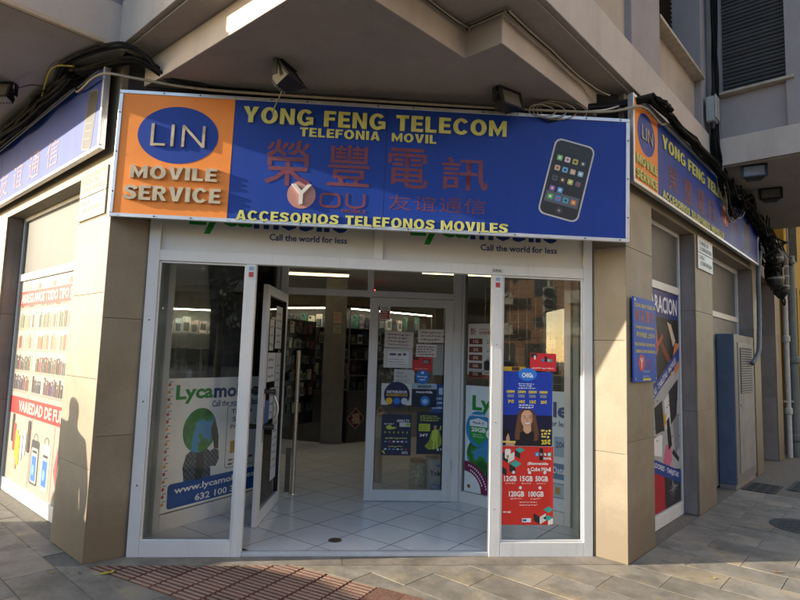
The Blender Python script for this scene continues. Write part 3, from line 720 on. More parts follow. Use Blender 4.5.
m = MB(); m.ellipse(-.02,-.072,.007,.0035,y-.0009,10); m.ellipse(.022,-.070,.007,.0035,y-.0009,10); m.flat([(-.033,-.058),(-.011,-.056),(-.011,-.0585),(-.032,-.061)],y-.0009); m.flat([(.012,-.055),(.034,-.056),(.034,-.059),(.012,-.0575)],y-.0009); prt(t, m, '2c1d18', 'eyes')
m = MB(); m.flat([(-.11,-.286),(-.09,-.21),(-.03,-.17),(.0,-.20),(.035,-.17),(.10,-.21),(.125,-.286)], y-.0008); prt(t, m, '1b1a20', 'jacket')
m = MB(); m.flat([(.04,-.05),(.06,-.05),(.085,-.14),(.09,-.24),(.055,-.25),(.06,-.15)], y-.001); m.flat([(-.07,-.05),(-.05,-.04),(-.055,-.14),(-.06,-.24),(-.095,-.24),(-.085,-.13)], y-.001); prt(t, m, '6b4935', 'hair')
m = MB(); m.flat([(-.17,-.286),(-.165,-.22),(-.15,-.19),(-.14,-.22),(-.135,-.26),(-.09,-.25),(-.10,-.286)], y-.001); prt(t, m, 'caa080', 'hand')
prt(t, MB().rect(-.19, -.14, -.22, -.165, y-.0009), '0d0d10', 'printed_phone')
text('25€', .115, hw-.012, -.272, -.235, y-.001, flat('f2d83a'), t, bold=.04); prt(t, scribble(MB(), .11, hw-.01, -.225, -.155, 3, y-.001, .7, 4), 'e8d060')
prt(t, MB().rect(-hw, -.09, -.262, -.25, y-.0013), 'e8d060')
# red tariff poster under it
t, hw, hh, y = card('poster', 'red data tariff poster with cube pattern below the blue poster', 'poster', OUT, 1.217, 1.628, .228, .819, 'd8342b', -.001)
def rhomb(t, pts, h): prt(t, MB().flat([(min(max(a, -.205), .205), min(max(b, -.2955), .2955)) for a, b in pts], y-.0005), h)
def iso_cube(t, cx, cz, s, faces='tlr'):
    k = .87*s
    if 't' in faces: rhomb(t, [(cx, cz+s), (cx+k, cz+.5*s), (cx, cz), (cx-k, cz+.5*s)], '3fa79a')
    if 'l' in faces: rhomb(t, [(cx-k, cz+.5*s), (cx, cz), (cx, cz-s), (cx-k, cz-.5*s)], '2b2a2e')
    if 'r' in faces: rhomb(t, [(cx+k, cz+.5*s), (cx, cz), (cx, cz-s), (cx+k, cz-.5*s)], 'e8e2da')
iso_cube(t, -.155, .225, .058, 'lr'); iso_cube(t, -.095, .135, .055, 'tl'); iso_cube(t, -.06, .245, .045, 'lt'); iso_cube(t, -.165, .12, .05, 'l')
iso_cube(t, .10, -.235, .055, 'lr'); iso_cube(t, .17, -.205, .05, 't'); iso_cube(t, .165, -.265, .045, 'tr')
m = MB().rrect(-.18, -.135, .20, .275, .012, y-.001); prt(t, m, 'efefec', 'printed_card'); prt(t, MB().rect(-.168, -.148, .205, .228, y-.0015), 'c49a3a')
for k, (c, h) in enumerate((('C', '2a8ed0'), ('U', '1f2226'), ('B', 'c43a3a'), ('E', '2aa89a'))):
    x = .06+k*.033; prt(t, MB().rect(x, x+.03, .222, .252, y-.001), h); text(c, x+.006, x+.024, .228, .246, y-.0015, flat('ffffff'), t, bold=.02)
prt(t, MB().rect(.093, .123, .253, .282, y-.001), '1f2226'); prt(t, MB().rect(.093, .123, .192, .221, y-.001), '1f2226'); text('MOVIL', .127, .19, .197, .214, y-.0015, flat('ffffff'), t, bold=.03)
text('¡Bienvenido', .0, .165, .15, .178, y-.001, flat('fbf3ec'), t, bold=.03); text('a Cube Móvil', .0, .185, .108, .140, y-.001, flat('fbf3ec'), t, bold=.03)
for s_, x, z in (('12GB', -.185, .03), ('15GB', -.058, .03), ('50GB', .063, .03), ('120GB', -.145, -.085), ('100GB', .01, -.085)):
    w_ = .10 if len(s_) == 4 else .12
    text(s_, x, x+w_, z, z+.042, y-.001, flat('fbf3ec'), t, bold=.03); prt(t, scribble(MB(), x+.01, x+w_-.01, z-.022, z-.006, 1, y-.001, .6), 'f0b8a8'); prt(t, MB().ellipse(x+w_*.75, z+.068, .012, .012, y-.001, 14), 'e8ecf6')
prt(t, scribble(MB(), -.07, .09, -.155, -.115, 2, y-.001, .4), 'f2c8bc'); prt(t, scribble(MB(), -.19, -.11, -.21, -.19, 1, y-.001, .6), 'f6ddd6'); prt(t, MB().rect(-.04, .03, -.275, -.245, y-.001), 'eaf0f2'); prt(t, MB().rect(-.035, -.005, -.268, -.252, y-.0015), '2a6cb0')
# small red card
t, hw, hh, y = card('notice', 'small red card stuck above the blue poster on the outer pane', 'notice', OUT, 1.436, 1.648, 1.405, 1.543, 'd6303a', -.001)
prt(t, MB().rect(-hw+.004, -.05, .035, hh-.004, y), '2b2a2e'); prt(t, MB().rect(-.075, -.06, .02, .05, y-.0005), 'e9e4dd')
for k, h in enumerate(('2a8ed0', '1f2226', 'b9bfc6', '2aa89a')): prt(t, MB().rect(-.01+k*.022, .01+k*.022, .005, .025, y-.0005), h)
prt(t, MB().rect(.012, .032, .027, .045, y-.0005), '1f2226'); prt(t, scribble(MB(), -.09, .09, -.055, -.04, 1, y-.0005, .7), 'f3c6c2')
# yellow strip and small card beside it
t, hw, hh, y = card('notice', 'small patterned card on yellow strip left of the red card', 'notice', OUT, 1.22, 1.40, 1.398, 1.432, 'c9a42c', -.001); prt(t, MB().rect(-.02, .04, -.014, .014, y), '4a2d24')
# little alarm stickers on the posts
for (x, z, lab) in ((-.752, 2.09, 'tiny red and white sticker at the top of the left inner post'), (1.162, 2.09, 'tiny pale alarm sticker at the top of the right inner post')):
    t, hw, hh, y = card('sticker', lab, 'sticker', OUT, x-.022, x+.022, z-.05, z+.05, 'd8dcdf', -.0265); prt(t, MB().rect(-hw+.004, hw-.004, -.04, .0, y), 'b04848'); prt(t, MB().rect(-hw+.004, hw-.004, .012, .04, y), '8fa6c4')
t, hw, hh, y = card('sticker', 'narrow house number sticker on the rail above the right post', 'sticker', OUT, 1.11, 1.20, 2.167, 2.20, 'c9c9c7', -.0265); text('29A', -hw+.01, hw-.01, -.011, .011, y-.0005, flat('3c3c3c'), t, bold=.02)
# notices on the closed leaf (plane of its glass)
GL = DR @ T(-.215, -.006, 0)
def note(x0, x1, z0, z1, h, label, lines=3, ink='6a5f66', rot=0, dy=0, fill=.4, cat='notice'):
    t, hw, hh, y = card('notice', label, cat, GL, x0, x1, z0, z1, h, dy, None, .001, rot)
    if lines: prt(t, scribble(MB(), -hw*.85, hw*.85, -hh*.8, hh*.8, lines, y, fill, len(label)), ink)
    return t, hw, hh, y
t, hw, hh, y = note(.317, .426, 1.85, 2.005, 'e4e4e2', 'small white and red sticker in the top left corner of the closed door', 0)
prt(t, MB().rect(-.045, .045, -.065, .015, y), 'b8403c'); prt(t, scribble(MB(), -.04, .04, .025, .06, 2, y, .5), '55585c'); prt(t, scribble(MB(), -.04, .04, -.06, .01, 3, y-.0005, .5), 'f0e6e2')
note(.375, .675, 1.568, 1.737, 'd3d2cc', 'white notice with red handwriting, top left of the closed door', 4, '8c5a60', 1)
t, hw, hh, y = note(.371, .670, 1.362, 1.562, 'cfd0cb', 'pale sheet carrying a smaller written paper, below the red handwriting', 0)
prt(t, MB().rect(-.105, .11, -.08, .07, y), 'e6e6e8'); prt(t, scribble(MB(), -.09, .09, .015, .06, 1, y-.0006, .7, 3), '54587a'); prt(t, scribble(MB(), -.1, .1, -.075, .0, 3, y-.0006, .35, 4), '6a6c80')
note(.721, 1.03, 1.632, 1.77, 'dcdbd6', 'wide white notice with brown handwriting, top right of the closed door', 3, '8a5f5c', -1)
note(.883, 1.048, 1.30, 1.615, '9aa09a', 'plain grey green sheet at the right edge of the closed door', 0, dy=.0014)
note(.705, .918, 1.483, 1.613, 'd8d5d2', 'white note with pinkish writing under the wide notice', 4, '8c4a58', .5, fill=.5)
t, hw, hh, y = note(.675, .881, 1.338, 1.480, 'c9353a', 'red card in the middle of the closed door', 0, dy=-.0012)
prt(t, MB().rect(-hw+.003, -.045, .04, hh-.003, y), '3a2a30'); prt(t, MB().rect(-.0, .075, .0, .045, y), '402a3a'); prt(t, scribble(MB(), .005, .07, .005, .04, 2, y-.0006, .5), 'dfe4ea'); prt(t, scribble(MB(), -.085, .085, -.055, -.04, 1, y, .6), 'e8a8a4')
t, hw, hh, y = note(.484, .695, 1.205, 1.349, 'c6c8c6', 'small white note with three lines of dark writing', 0, dy=.0012)
for k, s_ in enumerate(('Amazon', 'PICK UP', 'WE COLLECT')): text(s_, -.08, .0+.03*k, .026-.04*k, .05-.04*k, y-.0006, flat('5a5c66'), t, bold=0, shear=.2)
# round blue sticker
def disc(x, z, r, h, label, dy=-.003):
    t = thing('sticker', label, 'sticker', GL @ T(x, dy, z)); m = MB(); m.prism_y([(r*math.cos(2*math.pi*k/36), r*math.sin(2*math.pi*k/36)) for k in range(36)], -.001, 0); obj('sheet', m, flat(h), t); return t, -.0018
t, y = disc(.778, 1.276, .072, '2273c4', 'round light blue sticker below the red card on the closed door')
text('Recarga', -.05, .05, -.008, .014, y, flat('e8f0fa'), t, bold=.02); text('aquí', -.03, .03, -.04, -.016, y, flat('e8f0fa'), t, bold=.02); prt(t, MB().ellipse(0, .044, .016, .014, y, 14), 'cfe0f4')
t, hw, hh, y = note(.360, .672, .985, 1.203, 'd4d6d3', 'white sheet behind the round dark sticker', 0, dy=.001)
t, y = disc(.520, 1.088, .133, '1c2a52', 'large round navy sticker with three coloured dots on the closed door')
text('DISTRIBUIDOR', -.105, .105, .018, .044, y, flat('e8ecf4'), t, bold=.03); prt(t, MB().rect(-.108, .108, -.012, .012, y), 'caa62e'); text('OFICIAL PREMIUM', -.10, .10, -.008, .008, y-.0006, flat('1c2a52'), t, bold=.03)
for x, h in ((-.078, 'e8b82a'), (0, '2b78d8'), (.078, 'c9cede')): prt(t, MB().ellipse(x, -.062, .034, .034, y, 20), h)
t, hw, hh, y = note(.674, .930, .970, 1.211, '182636', 'dark navy parcel pickup sticker on the closed door', 0, dy=-.001)
prt(t, MB().rect(-hw, hw, .062, hh, y), '9fb6c6'); text('amazon', -.07, .07, .076, .102, y-.0006, flat('20303e'), t, bold=.03)
prt(t, MB().flat([(-.05, .071), (.0, .064), (.05, .071), (.05, .068), (0, .0625), (-.05, .068)], y-.0006), '20303e')
text('recogida', -.085, .085, .012, .048, y-.0006, flat('e6edf2'), t, bold=.03); prt(t, MB().ellipse(.01, -.058, .05, .05, y-.0004, 26), '2f7fd0'); prt(t, MB().flat([(-.015, -.05), (.012, -.035), (.035, -.05), (.035, -.075), (.01, -.088), (-.015, -.075)], y-.0009), '9cc8f0')
t, hw, hh, y = note(.880, 1.047, .893, 1.207, '274a86', 'blue notice partly behind the parcel sticker at the right door edge', 0, dy=.0012)
prt(t, MB().rrect(-.01, .06, .05, .12, .012, y), 'b8c8e0'); text('CLIENTI', -.06, .07, .0, .022, y-.0006, flat('c6d4ea'), t, bold=.02); text('AMOS', -.03, .07, -.045, -.022, y-.0006, flat('c6d4ea'), t, bold=.02); text('ÎN ROMANIA', -.075, .075, -.095, -.068, y-.0006, flat('dfe6f0'), t, bold=.02)
# two dark posters low on the leaf
t, hw, hh, y = note(.375, .677, .482, .890, '24304a', 'dark navy television poster on the lower left of the closed door', 0, dy=-.002)
text('ADSLS TV', .0, .13, .13, .155, y-.0006, flat('e4e8ee'), t, bold=.03); prt(t, MB().rect(.03, .14, .082, .125, y), 'c8d0d6'); prt(t, MB().rect(.095, .135, .088, .12, y-.0006), '9fb23c')
prt(t, MB().flat([(-.11, .075), (-.09, .055), (-.04, .055), (.0, .068), (-.01, .08), (-.05, .078), (-.06, .1), (-.09, .095)], y), 'c2cc4a'); prt(t, scribble(MB(), -.13, -.02, .1, .12, 1, y, .7), 'b9c2c8')
for k in range(6): prt(t, MB().ellipse(-.115+k*.045, .025, .009, .012, y, 10), '93a045')
prt(t, scribble(MB(), -.12, .12, -.045, -.02, 1, y, .6), 'b8c060'); prt(t, scribble(MB(), -.08, .09, -.125, -.105, 1, y, .6), 'b8c060')
for r_ in range(2):
    for k in range(6): prt(t, MB().rect(-.12+k*.042, -.095+k*.042, -.075-r_*.075, -.06-r_*.075, y), random.choice(['d8dce2', 'c04a4a', '5a8ac0', 'd8dce2', '8a94a4']))
prt(t, MB().flat([(-.145, -.16), (-.12, -.19), (-.105, -.185), (-.125, -.155)], y), 'c2cc4a'); prt(t, scribble(MB(), .06, .13, -.19, -.16, 2, y, .7), 'd8dce2')
t, hw, hh, y = note(.735, 1.046, .498, .917, '1d2b40', 'dark navy poster with a caped man in green, lower right of the closed door', 0, dy=-.002)
prt(t, scribble(MB(), -.13, .09, .12, .185, 3, y, .6, 8), 'a8b64a'); prt(t, MB().rect(-.135, -.02, .02, .095, y), 'b4c244'); prt(t, scribble(MB(), -.125, -.03, .03, .085, 3, y-.0006, .4), '4e5a2a'); text("34'7", -.125, -.04, -.035, -.005, y-.0006, flat('e8eaee'), t, bold=.03)
m = MB(); m.flat([(.0, .03), (-.03, -.08), (-.075, -.13), (-.03, -.165), (.06, -.15), (.115, -.10), (.09, -.02), (.07, .04)], y); prt(t, m, '8fa03a', 'cape')
m = MB(); m.flat([(.005, .02), (-.005, -.06), (.01, -.07), (.012, -.16), (.03, -.16), (.035, -.08), (.042, -.08), (.05, -.155), (.068, -.155), (.06, -.06), (.066, .02), (.05, .04), (.02, .04)], y-.0006); prt(t, m, 'b9cc58', 'suit')
m = MB(); m.ellipse(.034, .062, .016, .021, y-.0008, 14); prt(t, m, 'b98a6c', 'head'); m = MB(); m.flat([(.09, .03), (.10, .075), (.088, .08), (.075, .035)], y-.0008); prt(t, m, 'b9cc58', 'arm')
prt(t, scribble(MB(), .055, .13, -.175, -.145, 1, y-.001, .8), 'd8dce2')
# notices on the open leaf, seen edge-on
for (x0, x1, z0, z1, h, lab) in ((.20, .36, 1.50, 1.78, 'cfcfcb', 'white note high on the open door leaf near its free edge'), (.43, .70, 1.52, 1.92, 'd6d4d2', 'white sheet high on the open door leaf near its hinge'),
      (.16, .48, 1.22, 1.48, 'd9d9d6', 'white sheet with red line halfway up the open door leaf'), (.50, .72, .30, 1.48, 'd2d3d4', 'long white strip down the open door leaf'), (.14, .30, .86, 1.06, '2f5fae', 'blue notice on the open door leaf by the handles'), (.32, .47, .88, 1.16, 'b9c4d0', 'pale blue notice in the middle of the open door leaf')):
    t, hw, hh, y = card('notice', lab, 'notice', FLEAF, x0, x1, z0, z1, h, -.005, None, .001)
    prt(t, scribble(MB(), -hw*.8, hw*.8, -hh*.85, hh*.85, max(3, int(hh*26)), y, .3, 5), '7a6f74')
# big posters on the slanted panes
t, hw, hh, y = card('poster', 'white phone card poster with a globe headed man on the left slanted pane', 'poster', FOL, .062, 1.30, .165, 1.245, 'f0f2f2', -.006)
X = lambda v: v-(.062+1.30)/2
Z = lambda v: v-(.165+1.245)/2
text('Lyca', X(.157), X(.557), Z(1.03), Z(1.19), y, LG, t, bold=.035); text('mobile', X(.563), X(1.13), Z(1.062), Z(1.19), y, LB, t, bold=.035); text('Call the world for less', X(.55), X(1.12), Z(.985), Z(1.04), y, LB, t, bold=.02)
m = MB(); m.flat([(X(.30),Z(.32)),(X(.27),Z(.50)),(X(.30),Z(.60)),(X(.37),Z(.645)),(X(.50),Z(.645)),(X(.56),Z(.60)),(X(.60),Z(.62)),(X(.655),Z(.60)),(X(.665),Z(.52)),(X(.63),Z(.46)),(X(.57),Z(.47)),(X(.585),Z(.31)),(X(.42),Z(.29))], y)
ck = NT('checked_suit_print'); cb_ = ck.n("ShaderNodeTexChecker"); cb_.inputs['Scale'].default_value = 44; cb_.inputs[1].default_value = (.010, .016, .035, 1); cb_.inputs[2].default_value = (.11, .15, .19, 1); ck.l(ck.tc.outputs['Object'], cb_.inputs[0]); ck.bsdf(ck.mix(ck.ramp(ck.noise(25), [(.4, (0,)*3), (.6, (.6,)*3)]), cb_.outputs[0], (.03, .05, .045)), .5)
obj('suit', m, ck.m, t)
m = MB(); m.flat([(X(.40),Z(.30)),(X(.41),Z(.62)),(X(.47),Z(.645)),(X(.50),Z(.50)),(X(.47),Z(.30))], y-.0006); prt(t, m, '20242a', 'shirt')
m = MB(); m.flat([(X(.60),Z(.62)),(X(.585),Z(.69)),(X(.56),Z(.74)),(X(.555),Z(.80)),(X(.575),Z(.86)),(X(.60),Z(.845)),(X(.625),Z(.80)),(X(.645),Z(.72)),(X(.65),Z(.61))], y-.0014); prt(t, m, '16301f', 'hand')
gm = NT('globe_print'); nz = gm.noise(5.5, 2, .5); gc = gm.ramp(nz, [(.0, hexc('2a6fb0')), (.46, hexc('3f92c8')), (.49, hexc('3a8a34')), (.62, hexc('1d5a26'))]); gm.bsdf(gc, .4)
obj('globe_picture', MB().ellipse(X(.433), Z(.795), .183, .19, y-.0008, 40), gm.m, t)
prt(t, MB().rrect(X(.735), X(1.2), Z(.42), Z(.985), .03, y-.0003), '1f4a94'); prt(t, MB().rrect(X(.741), X(1.194), Z(.426), Z(.979), .027, y-.0006), 'f0f2f2')
text('Tarjeta', X(.78), X(1.05), Z(.90), Z(.95), y-.001, LB, t, bold=.02); text('SIM', X(.80), X(.95), Z(.835), Z(.88), y-.001, LB, t, bold=.02); text('Prepago', X(.78), X(1.05), Z(.76), Z(.81), y-.001, LB, t, bold=.02)
prt(t, MB().rect(X(.79), X(.86), Z(.55), Z(.66), y-.001), 'b98a2c'); prt(t, scribble(MB(), X(.77), X(1.1), Z(.44), Z(.51), 2, y-.001, .6), '8a2c3c')
prt(t, MB().rrect(X(.135), X(1.16), Z(.185), Z(.375), .03, y-.0008), '1b4fa0'); prt(t, MB().rrect(X(.135), X(1.16), Z(.30), Z(.385), .03, y-.0006), '1b4fa0')
text('www.lycamobile.es', X(.20), X(1.12), Z(.282), Z(.352), y-.0014, flat('f2f5f8'), t, bold=.025); text('632 100 321', X(.42), X(.96), Z(.20), Z(.258), y-.0014, flat('f2f5f8'), t, bold=.025)
for k in range(17):
    z = 1.20-k*.06; h = ['c0392b', 'd8a020', 'b83a3a', 'e08a2a', 'c84a4a'][k % 5]
    prt(t, MB().flat([(X(.075), Z(z)), (X(.098), Z(z+.012)), (X(.105), Z(z-.012)), (X(.084), Z(z-.022))], y-.0006), h); prt(t, MB().rect(X(.09), X(.125), Z(z+.016), Z(z+.022), y-.0006), '4a6a9a')
m = MB().box(.062, 1.30, -.012, -.004, .160, .165); tag(obj('dark_seam', m, BLACK, t, FOL))
# right slanted pane
t, hw, hh, y = card('poster', 'pale blue phone card poster with a globe on the right slanted pane', 'poster', FOR, .085, 1.20, .145, 1.206, 'd3e0e8', -.006)
X = lambda v: v-(.085+1.20)/2
Z = lambda v: v-(.145+1.206)/2
text('Lyca', X(.167), X(.60), Z(.915), Z(1.11), y, LG, t, bold=.035); text('mobile', X(.61), X(1.195), Z(.968), Z(1.11), y, LB, t, bold=.035); text('Call the world for less', X(.62), X(1.195), Z(.89), Z(.94), y, LB, t, bold=.02)
obj('globe_picture', MB().ellipse(X(.30), Z(.52), .19, .19, y-.0004, 40), gm.m, t)
m = MB(); m.flat([(X(.30),Z(.16)),(X(.26),Z(.33)),(X(.36),Z(.36)),(X(.62),Z(.34)),(X(.66),Z(.16))], y-.0006); obj('suit', m, ck.m, t)
prt(t, MB().ellipse(X(.245), Z(.775), .15, .178, y-.0008, 36), '2a86c8'); prt(t, MB().flat([(X(.14),Z(.70)),(X(.245),Z(.61)),(X(.35),Z(.70)),(X(.35),Z(.80)),(X(.14),Z(.80))], y-.0012), '2f9a4a'); prt(t, MB().flat([(X(.14),Z(.80)),(X(.35),Z(.80)),(X(.35),Z(.855)),(X(.245),Z(.885)),(X(.14),Z(.855))], y-.0012), 'e6eef2')
text('Lycamobile', X(.13), X(.355), Z(.895), Z(.925), y-.0016, flat('eaf2f8'), t, bold=.02); text('20GB', X(.16), X(.33), Z(.745), Z(.79), y-.0018, flat('f4faf4'), t, bold=.03); prt(t, scribble(MB(), X(.17), X(.32), Z(.69), Z(.73), 2, y-.0016, .5), 'bfe0c4'); text('Pack S', X(.18), X(.31), Z(.825), Z(.85), y-.0018, LB, t, bold=.02)
prt(t, MB().ellipse(X(.385), Z(.74), .05, .05, y-.0016, 20), 'e4edf6'); prt(t, scribble(MB(), X(.36), X(.41), Z(.72), Z(.765), 2, y-.002, .5), '2a66b0')
def ring(cx, cz, r0, r1, a0, a1, y, n=18):
    p = [(cx+r1*math.cos(R(a0+(a1-a0)*k/n)), cz+r1*math.sin(R(a0+(a1-a0)*k/n))) for k in range(n+1)]+[(cx+r0*math.cos(R(a1-(a1-a0)*k/n)), cz+r0*math.sin(R(a1-(a1-a0)*k/n))) for k in range(n+1)]
    m = MB()
    for k in range(n): m.flat([p[k], p[k+1], p[2*n-k], p[2*n+1-k]], y)
    return m
prt(t, MB().flat([(X(.0851), Z(.146))]+[(X(.0851)+.20*math.cos(R(90-90*k/12)), Z(.146)+.20*math.sin(R(90-90*k/12))) for k in range(13)], y-.0016), 'e2e6e8'); prt(t, ring(X(.0851), Z(.146), .20, .30, 0, 90, y-.0018), '7a1f4e')
for k in range(13): 
    a = 78-5.5*k; prt(t, MB().ellipse(X(.0851)+.265*math.cos(R(a)), Z(.146)+.265*math.sin(R(a)), .008, .010, y-.0022, 8), 'f0e4ea')
for k in range(9):
    a = 70-6*k; prt(t, MB().ellipse(X(.0851)+.225*math.cos(R(a)), Z(.146)+.225*math.sin(R(a)), .008, .010, y-.0022, 8), 'f0e4ea')
prt(t, MB().ellipse(X(.14), Z(.2), .02, .02, y-.002, 12), '8a5a3a')
prt(t, MB().rrect(X(1.06), X(1.19), Z(.62), Z(.80), .012, y-.0005), '8fb0c8'); text('20€', X(1.075), X(1.175), Z(.70), Z(.76), y-.001, LB, t, bold=.02)
prt(t, MB().rrect(X(1.03), X(1.195), Z(.42), Z(.56), .012, y-.0005), '3f78a8'); text('Data', X(1.05), X(1.16), Z(.47), Z(.53), y-.001, flat('d8e6ee'), t, bold=.02); prt(t, MB().rrect(X(1.03), X(1.18), Z(.255), Z(.385), .015, y-.0005), '2a5a9a'); prt(t, MB().rrect(X(1.036), X(1.174), Z(.261), Z(.379), .013, y-.0008), 'a8c0d0'); prt(t, MB().rect(X(1.07), X(1.12), Z(.29), Z(.35), y-.0012), 'b08a2c')
# tariff paper above it
t, hw, hh, y = card('notice', 'white price list with five brown boxes inside the right slanted pane', 'price list', FOR, .10, .46, 1.285, 1.84, 'd2d3d2', -.006)
text('新', -.155, -.085, .16, .235, y, flat('a03a34'), t, bold=.01); text('促销套餐', -.05, .14, .165, .20, y, flat('a03a34'), t, bold=.01); prt(t, scribble(MB(), -.05, .08, .208, .228, 1, y, .6), 'b87a74')
for k, s_ in enumerate(('1G', '2G', '5G', '10G', '15G')):
    z = .095-k*.083; prt(t, MB().rect(-.165, -.005, z-.03, z+.03, y), '6e3a30'); text(s_, -.115, -.055, z-.016, z+.016, y-.0006, flat('ead8d2'), t, bold=.02); prt(t, scribble(MB(), .045, .14, z-.025, z+.02, 2, y, .5), '54565a')
prt(t, MB().rect(-hw, hw, -hh, -hh+.035, y), '8a4a40')
# left street window poster, right street window poster and frames
def street_window(F, x0, x1, rec, zrail, label, glass_label, dark):
    t = thing('shop_window', label, 'shop window', F @ T((x0+x1)/2, rec, 0)); W = F
    bar('frame_post', x0, x0+.035, .0, 2.84, t, W, rec-.02, rec+.04); bar('frame_post', x1-.035, x1, 0, 2.84, t, W, rec-.02, rec+.04)
    bar('frame_rail', x0+.0352, x1-.0352, .0, .125, t, W, rec-.022, rec+.04); bar('frame_rail', x0+.0352, x1-.0352, zrail, zrail+.075, t, W, rec-.022, rec+.04); bar('frame_rail', x0+.0352, x1-.0352, 2.80, 2.84, t, W, rec-.022, rec+.04)
    obj('blind', MB().box(x0+.036, x1-.036, rec+.0, rec+.02, zrail+.0752, 2.7998), mat(dark, (.05, .052, .047) if 'dark' not in dark else (.10, .10, .10), .5, .14, 3), t, W)
    obj('backing', MB().box(x0+.036, x1-.036, rec+.012, rec+.03, .1252, zrail-.0002), PANELW, t, W)
    return t
street_window(FL, -2.83, -.70, .17, 2.15, 'left street window with grey blind above and accessory poster below', '', 'grey_blind')
street_window(FR, .64, 1.885, .16, 2.195, 'right street window with grey blind above and repair poster below', '', 'grey_blind_dark')
# poster of cases
x0, x1 = -2.79, -.74; zt = 2.145; zb = .13
t, hw, hh, y = card('poster', 'sunlit poster of phone cases with two red bands filling the left street window', 'poster', FL, x0, x1, zb, zt, '8f8b82', .168)
cx, cz = (x0+x1)/2, (zb+zt)/2
X = lambda v: -v-cx          # v = distance from the corner along the street
Z = lambda v: v-cz
prt(t, MB().rect(X(2.74), X(.74), Z(1.885), Z(2.035), y-.001), '8a161b'); text('ARREGLAMOS TODO TIPO DE', X(2.70), X(1.08), Z(1.91), Z(2.01), y-.002, flat('a8a29c'), t, bold=.03)
prt(t, MB().rect(X(2.77), X(.74), Z(.785), Z(.955), y-.001), '8a141a'); text('VARIEDAD DE FUNDAS', X(2.45), X(.80), Z(.815), Z(.925), y-.002, flat('a8a29c'), t, bold=.03)
for z in (1.00, 1.20, 1.42, 1.63, 1.84): prt(t, MB().rect(X(2.74), X(.74), Z(z), Z(z+.022), y-.0006), '7a756c', 'shelf_line')
prt(t, MB().rect(X(2.20), X(2.16), Z(.955), Z(2.1), y-.0008), '8d8675')
DK = lambda h: ''.join('%02x' % int(int(h[i:i+2], 16)*.78) for i in (0, 2, 4))
pal = [['5a3f4c', '3a4458', '7a2f38', '24242c', '4a3a6a'], ['3a3a3a', '6a5648', '8a3a3c', '58606a', '2c2c30'], ['c89a86', 'b8765c', 'd0a898', '8f5a4a', 'c4b4a4'], ['8a8a78', '5c6a54', '9a8878', '4c4c48', 'b0a890'], ['b0483c', '6a7a8c', '9c8a6a', '5a4a44', 'a8988a'], ['a89c88', '8a7a68', 'b8a890', '706454', '9a5a4c']]
rq = random.Random(11)
for r_, z in enumerate((1.022, 1.222, 1.442, 1.652, 1.862)):
    v = 2.70
    while v > .80:
        wv = rq.uniform(.035, .065)
        if not 2.10 < v < 2.22 and rq.random() > .05:
            hgt = rq.uniform(.11, .16) if r_ < 4 else .02
            prt(t, MB().rrect(X(v), X(v-wv*.8), Z(z+.004), Z(z+.004+hgt), .008 if hgt > .03 else .004, y-.0012, n=2), DK(rq.choice(pal[r_])), 'printed_case')
            if r_ < 2: prt(t, MB().rect(X(v-.008), X(v-wv*.5), Z(z+hgt*.72), Z(z+hgt*.9), y-.0016), DK(rq.choice(['d8d0c4', '2a2a2a', 'c8b8a8'])), 'printed_case')
        v -= wv+rq.uniform(.0, .010)
    
for z in (2.06,):
    for k in range(16): prt(t, MB().rect(X(2.6-k*.11), X(2.53-k*.11), Z(2.045), Z(2.10), y-.0008), rq.choice(pal[4]), 'printed_case')
def case(v, z0, w_, h_, col, tilt=0, lens=True):
    prt(t, MB().rrect(X(v), X(v-w_), Z(z0), Z(z0+h_), .025, y-.001-.0004*tilt, n=4), DK(col), 'printed_case')
for k, (v, z0, c, h_) in enumerate(((2.62, .50, '26262a', .28), (2.55, .42, 'c2403a', .27), (2.47, .36, 'a4b83c', .27), (2.40, .30, 'd8c824', .29), (2.30, .36, 'b8bcc4', .24), (2.20, .42, 'c8ccd8', .22), (2.08, .46, '2a3038', .30), (2.46, .25, 'd0a890', .10))): case(v, z0, .085, h_, c, k)
for k, (v, c) in enumerate(((1.93, '2c2f38'), (1.62, '8fb8a4'))):
    prt(t, MB().rrect(X(v), X(v-.23), Z(.20), Z(.60), .03, y-.001), c, 'printed_pouch'); prt(t, MB().rrect(X(v-.02), X(v-.21), Z(.215), Z(.53), .02, y-.0014), '8a9294', 'printed_pouch')
    prt(t, MB().rrect(X(v-.05), X(v-.175), Z(.235), Z(.455), .012, y-.0018), '2a62b0', 'printed_phone'); prt(t, MB().rect(X(v-.05), X(v-.18), Z(.485), Z(.505), y-.0018), '22262c')
    prt(t, MB().ellipse(X(v-.10), Z(.33), .03, .05, y-.0022, 12), '6fa2d8'); m = ring(X(v-.115), Z(.60), .055, .062, 0, 180, y-.001); prt(t, m, '2a2a2a', 'printed_strap')
prt(t, MB().flat([(X(1.16), Z(.22)), (X(1.28), Z(.40)), (X(1.20), Z(.62)), (X(1.0), Z(.70)), (X(.95), Z(.22))], y-.001), '9c4a50', 'printed_case'); prt(t, MB().ellipse(X(1.10), Z(.66), .06, .08, y-.0014, 16), '4a8a9a', 'printed_case')
for v in (1.98, 1.33): prt(t, MB().rect(X(v), X(v-.012), Z(.14), Z(.78), y-.0008), 'c47a74')
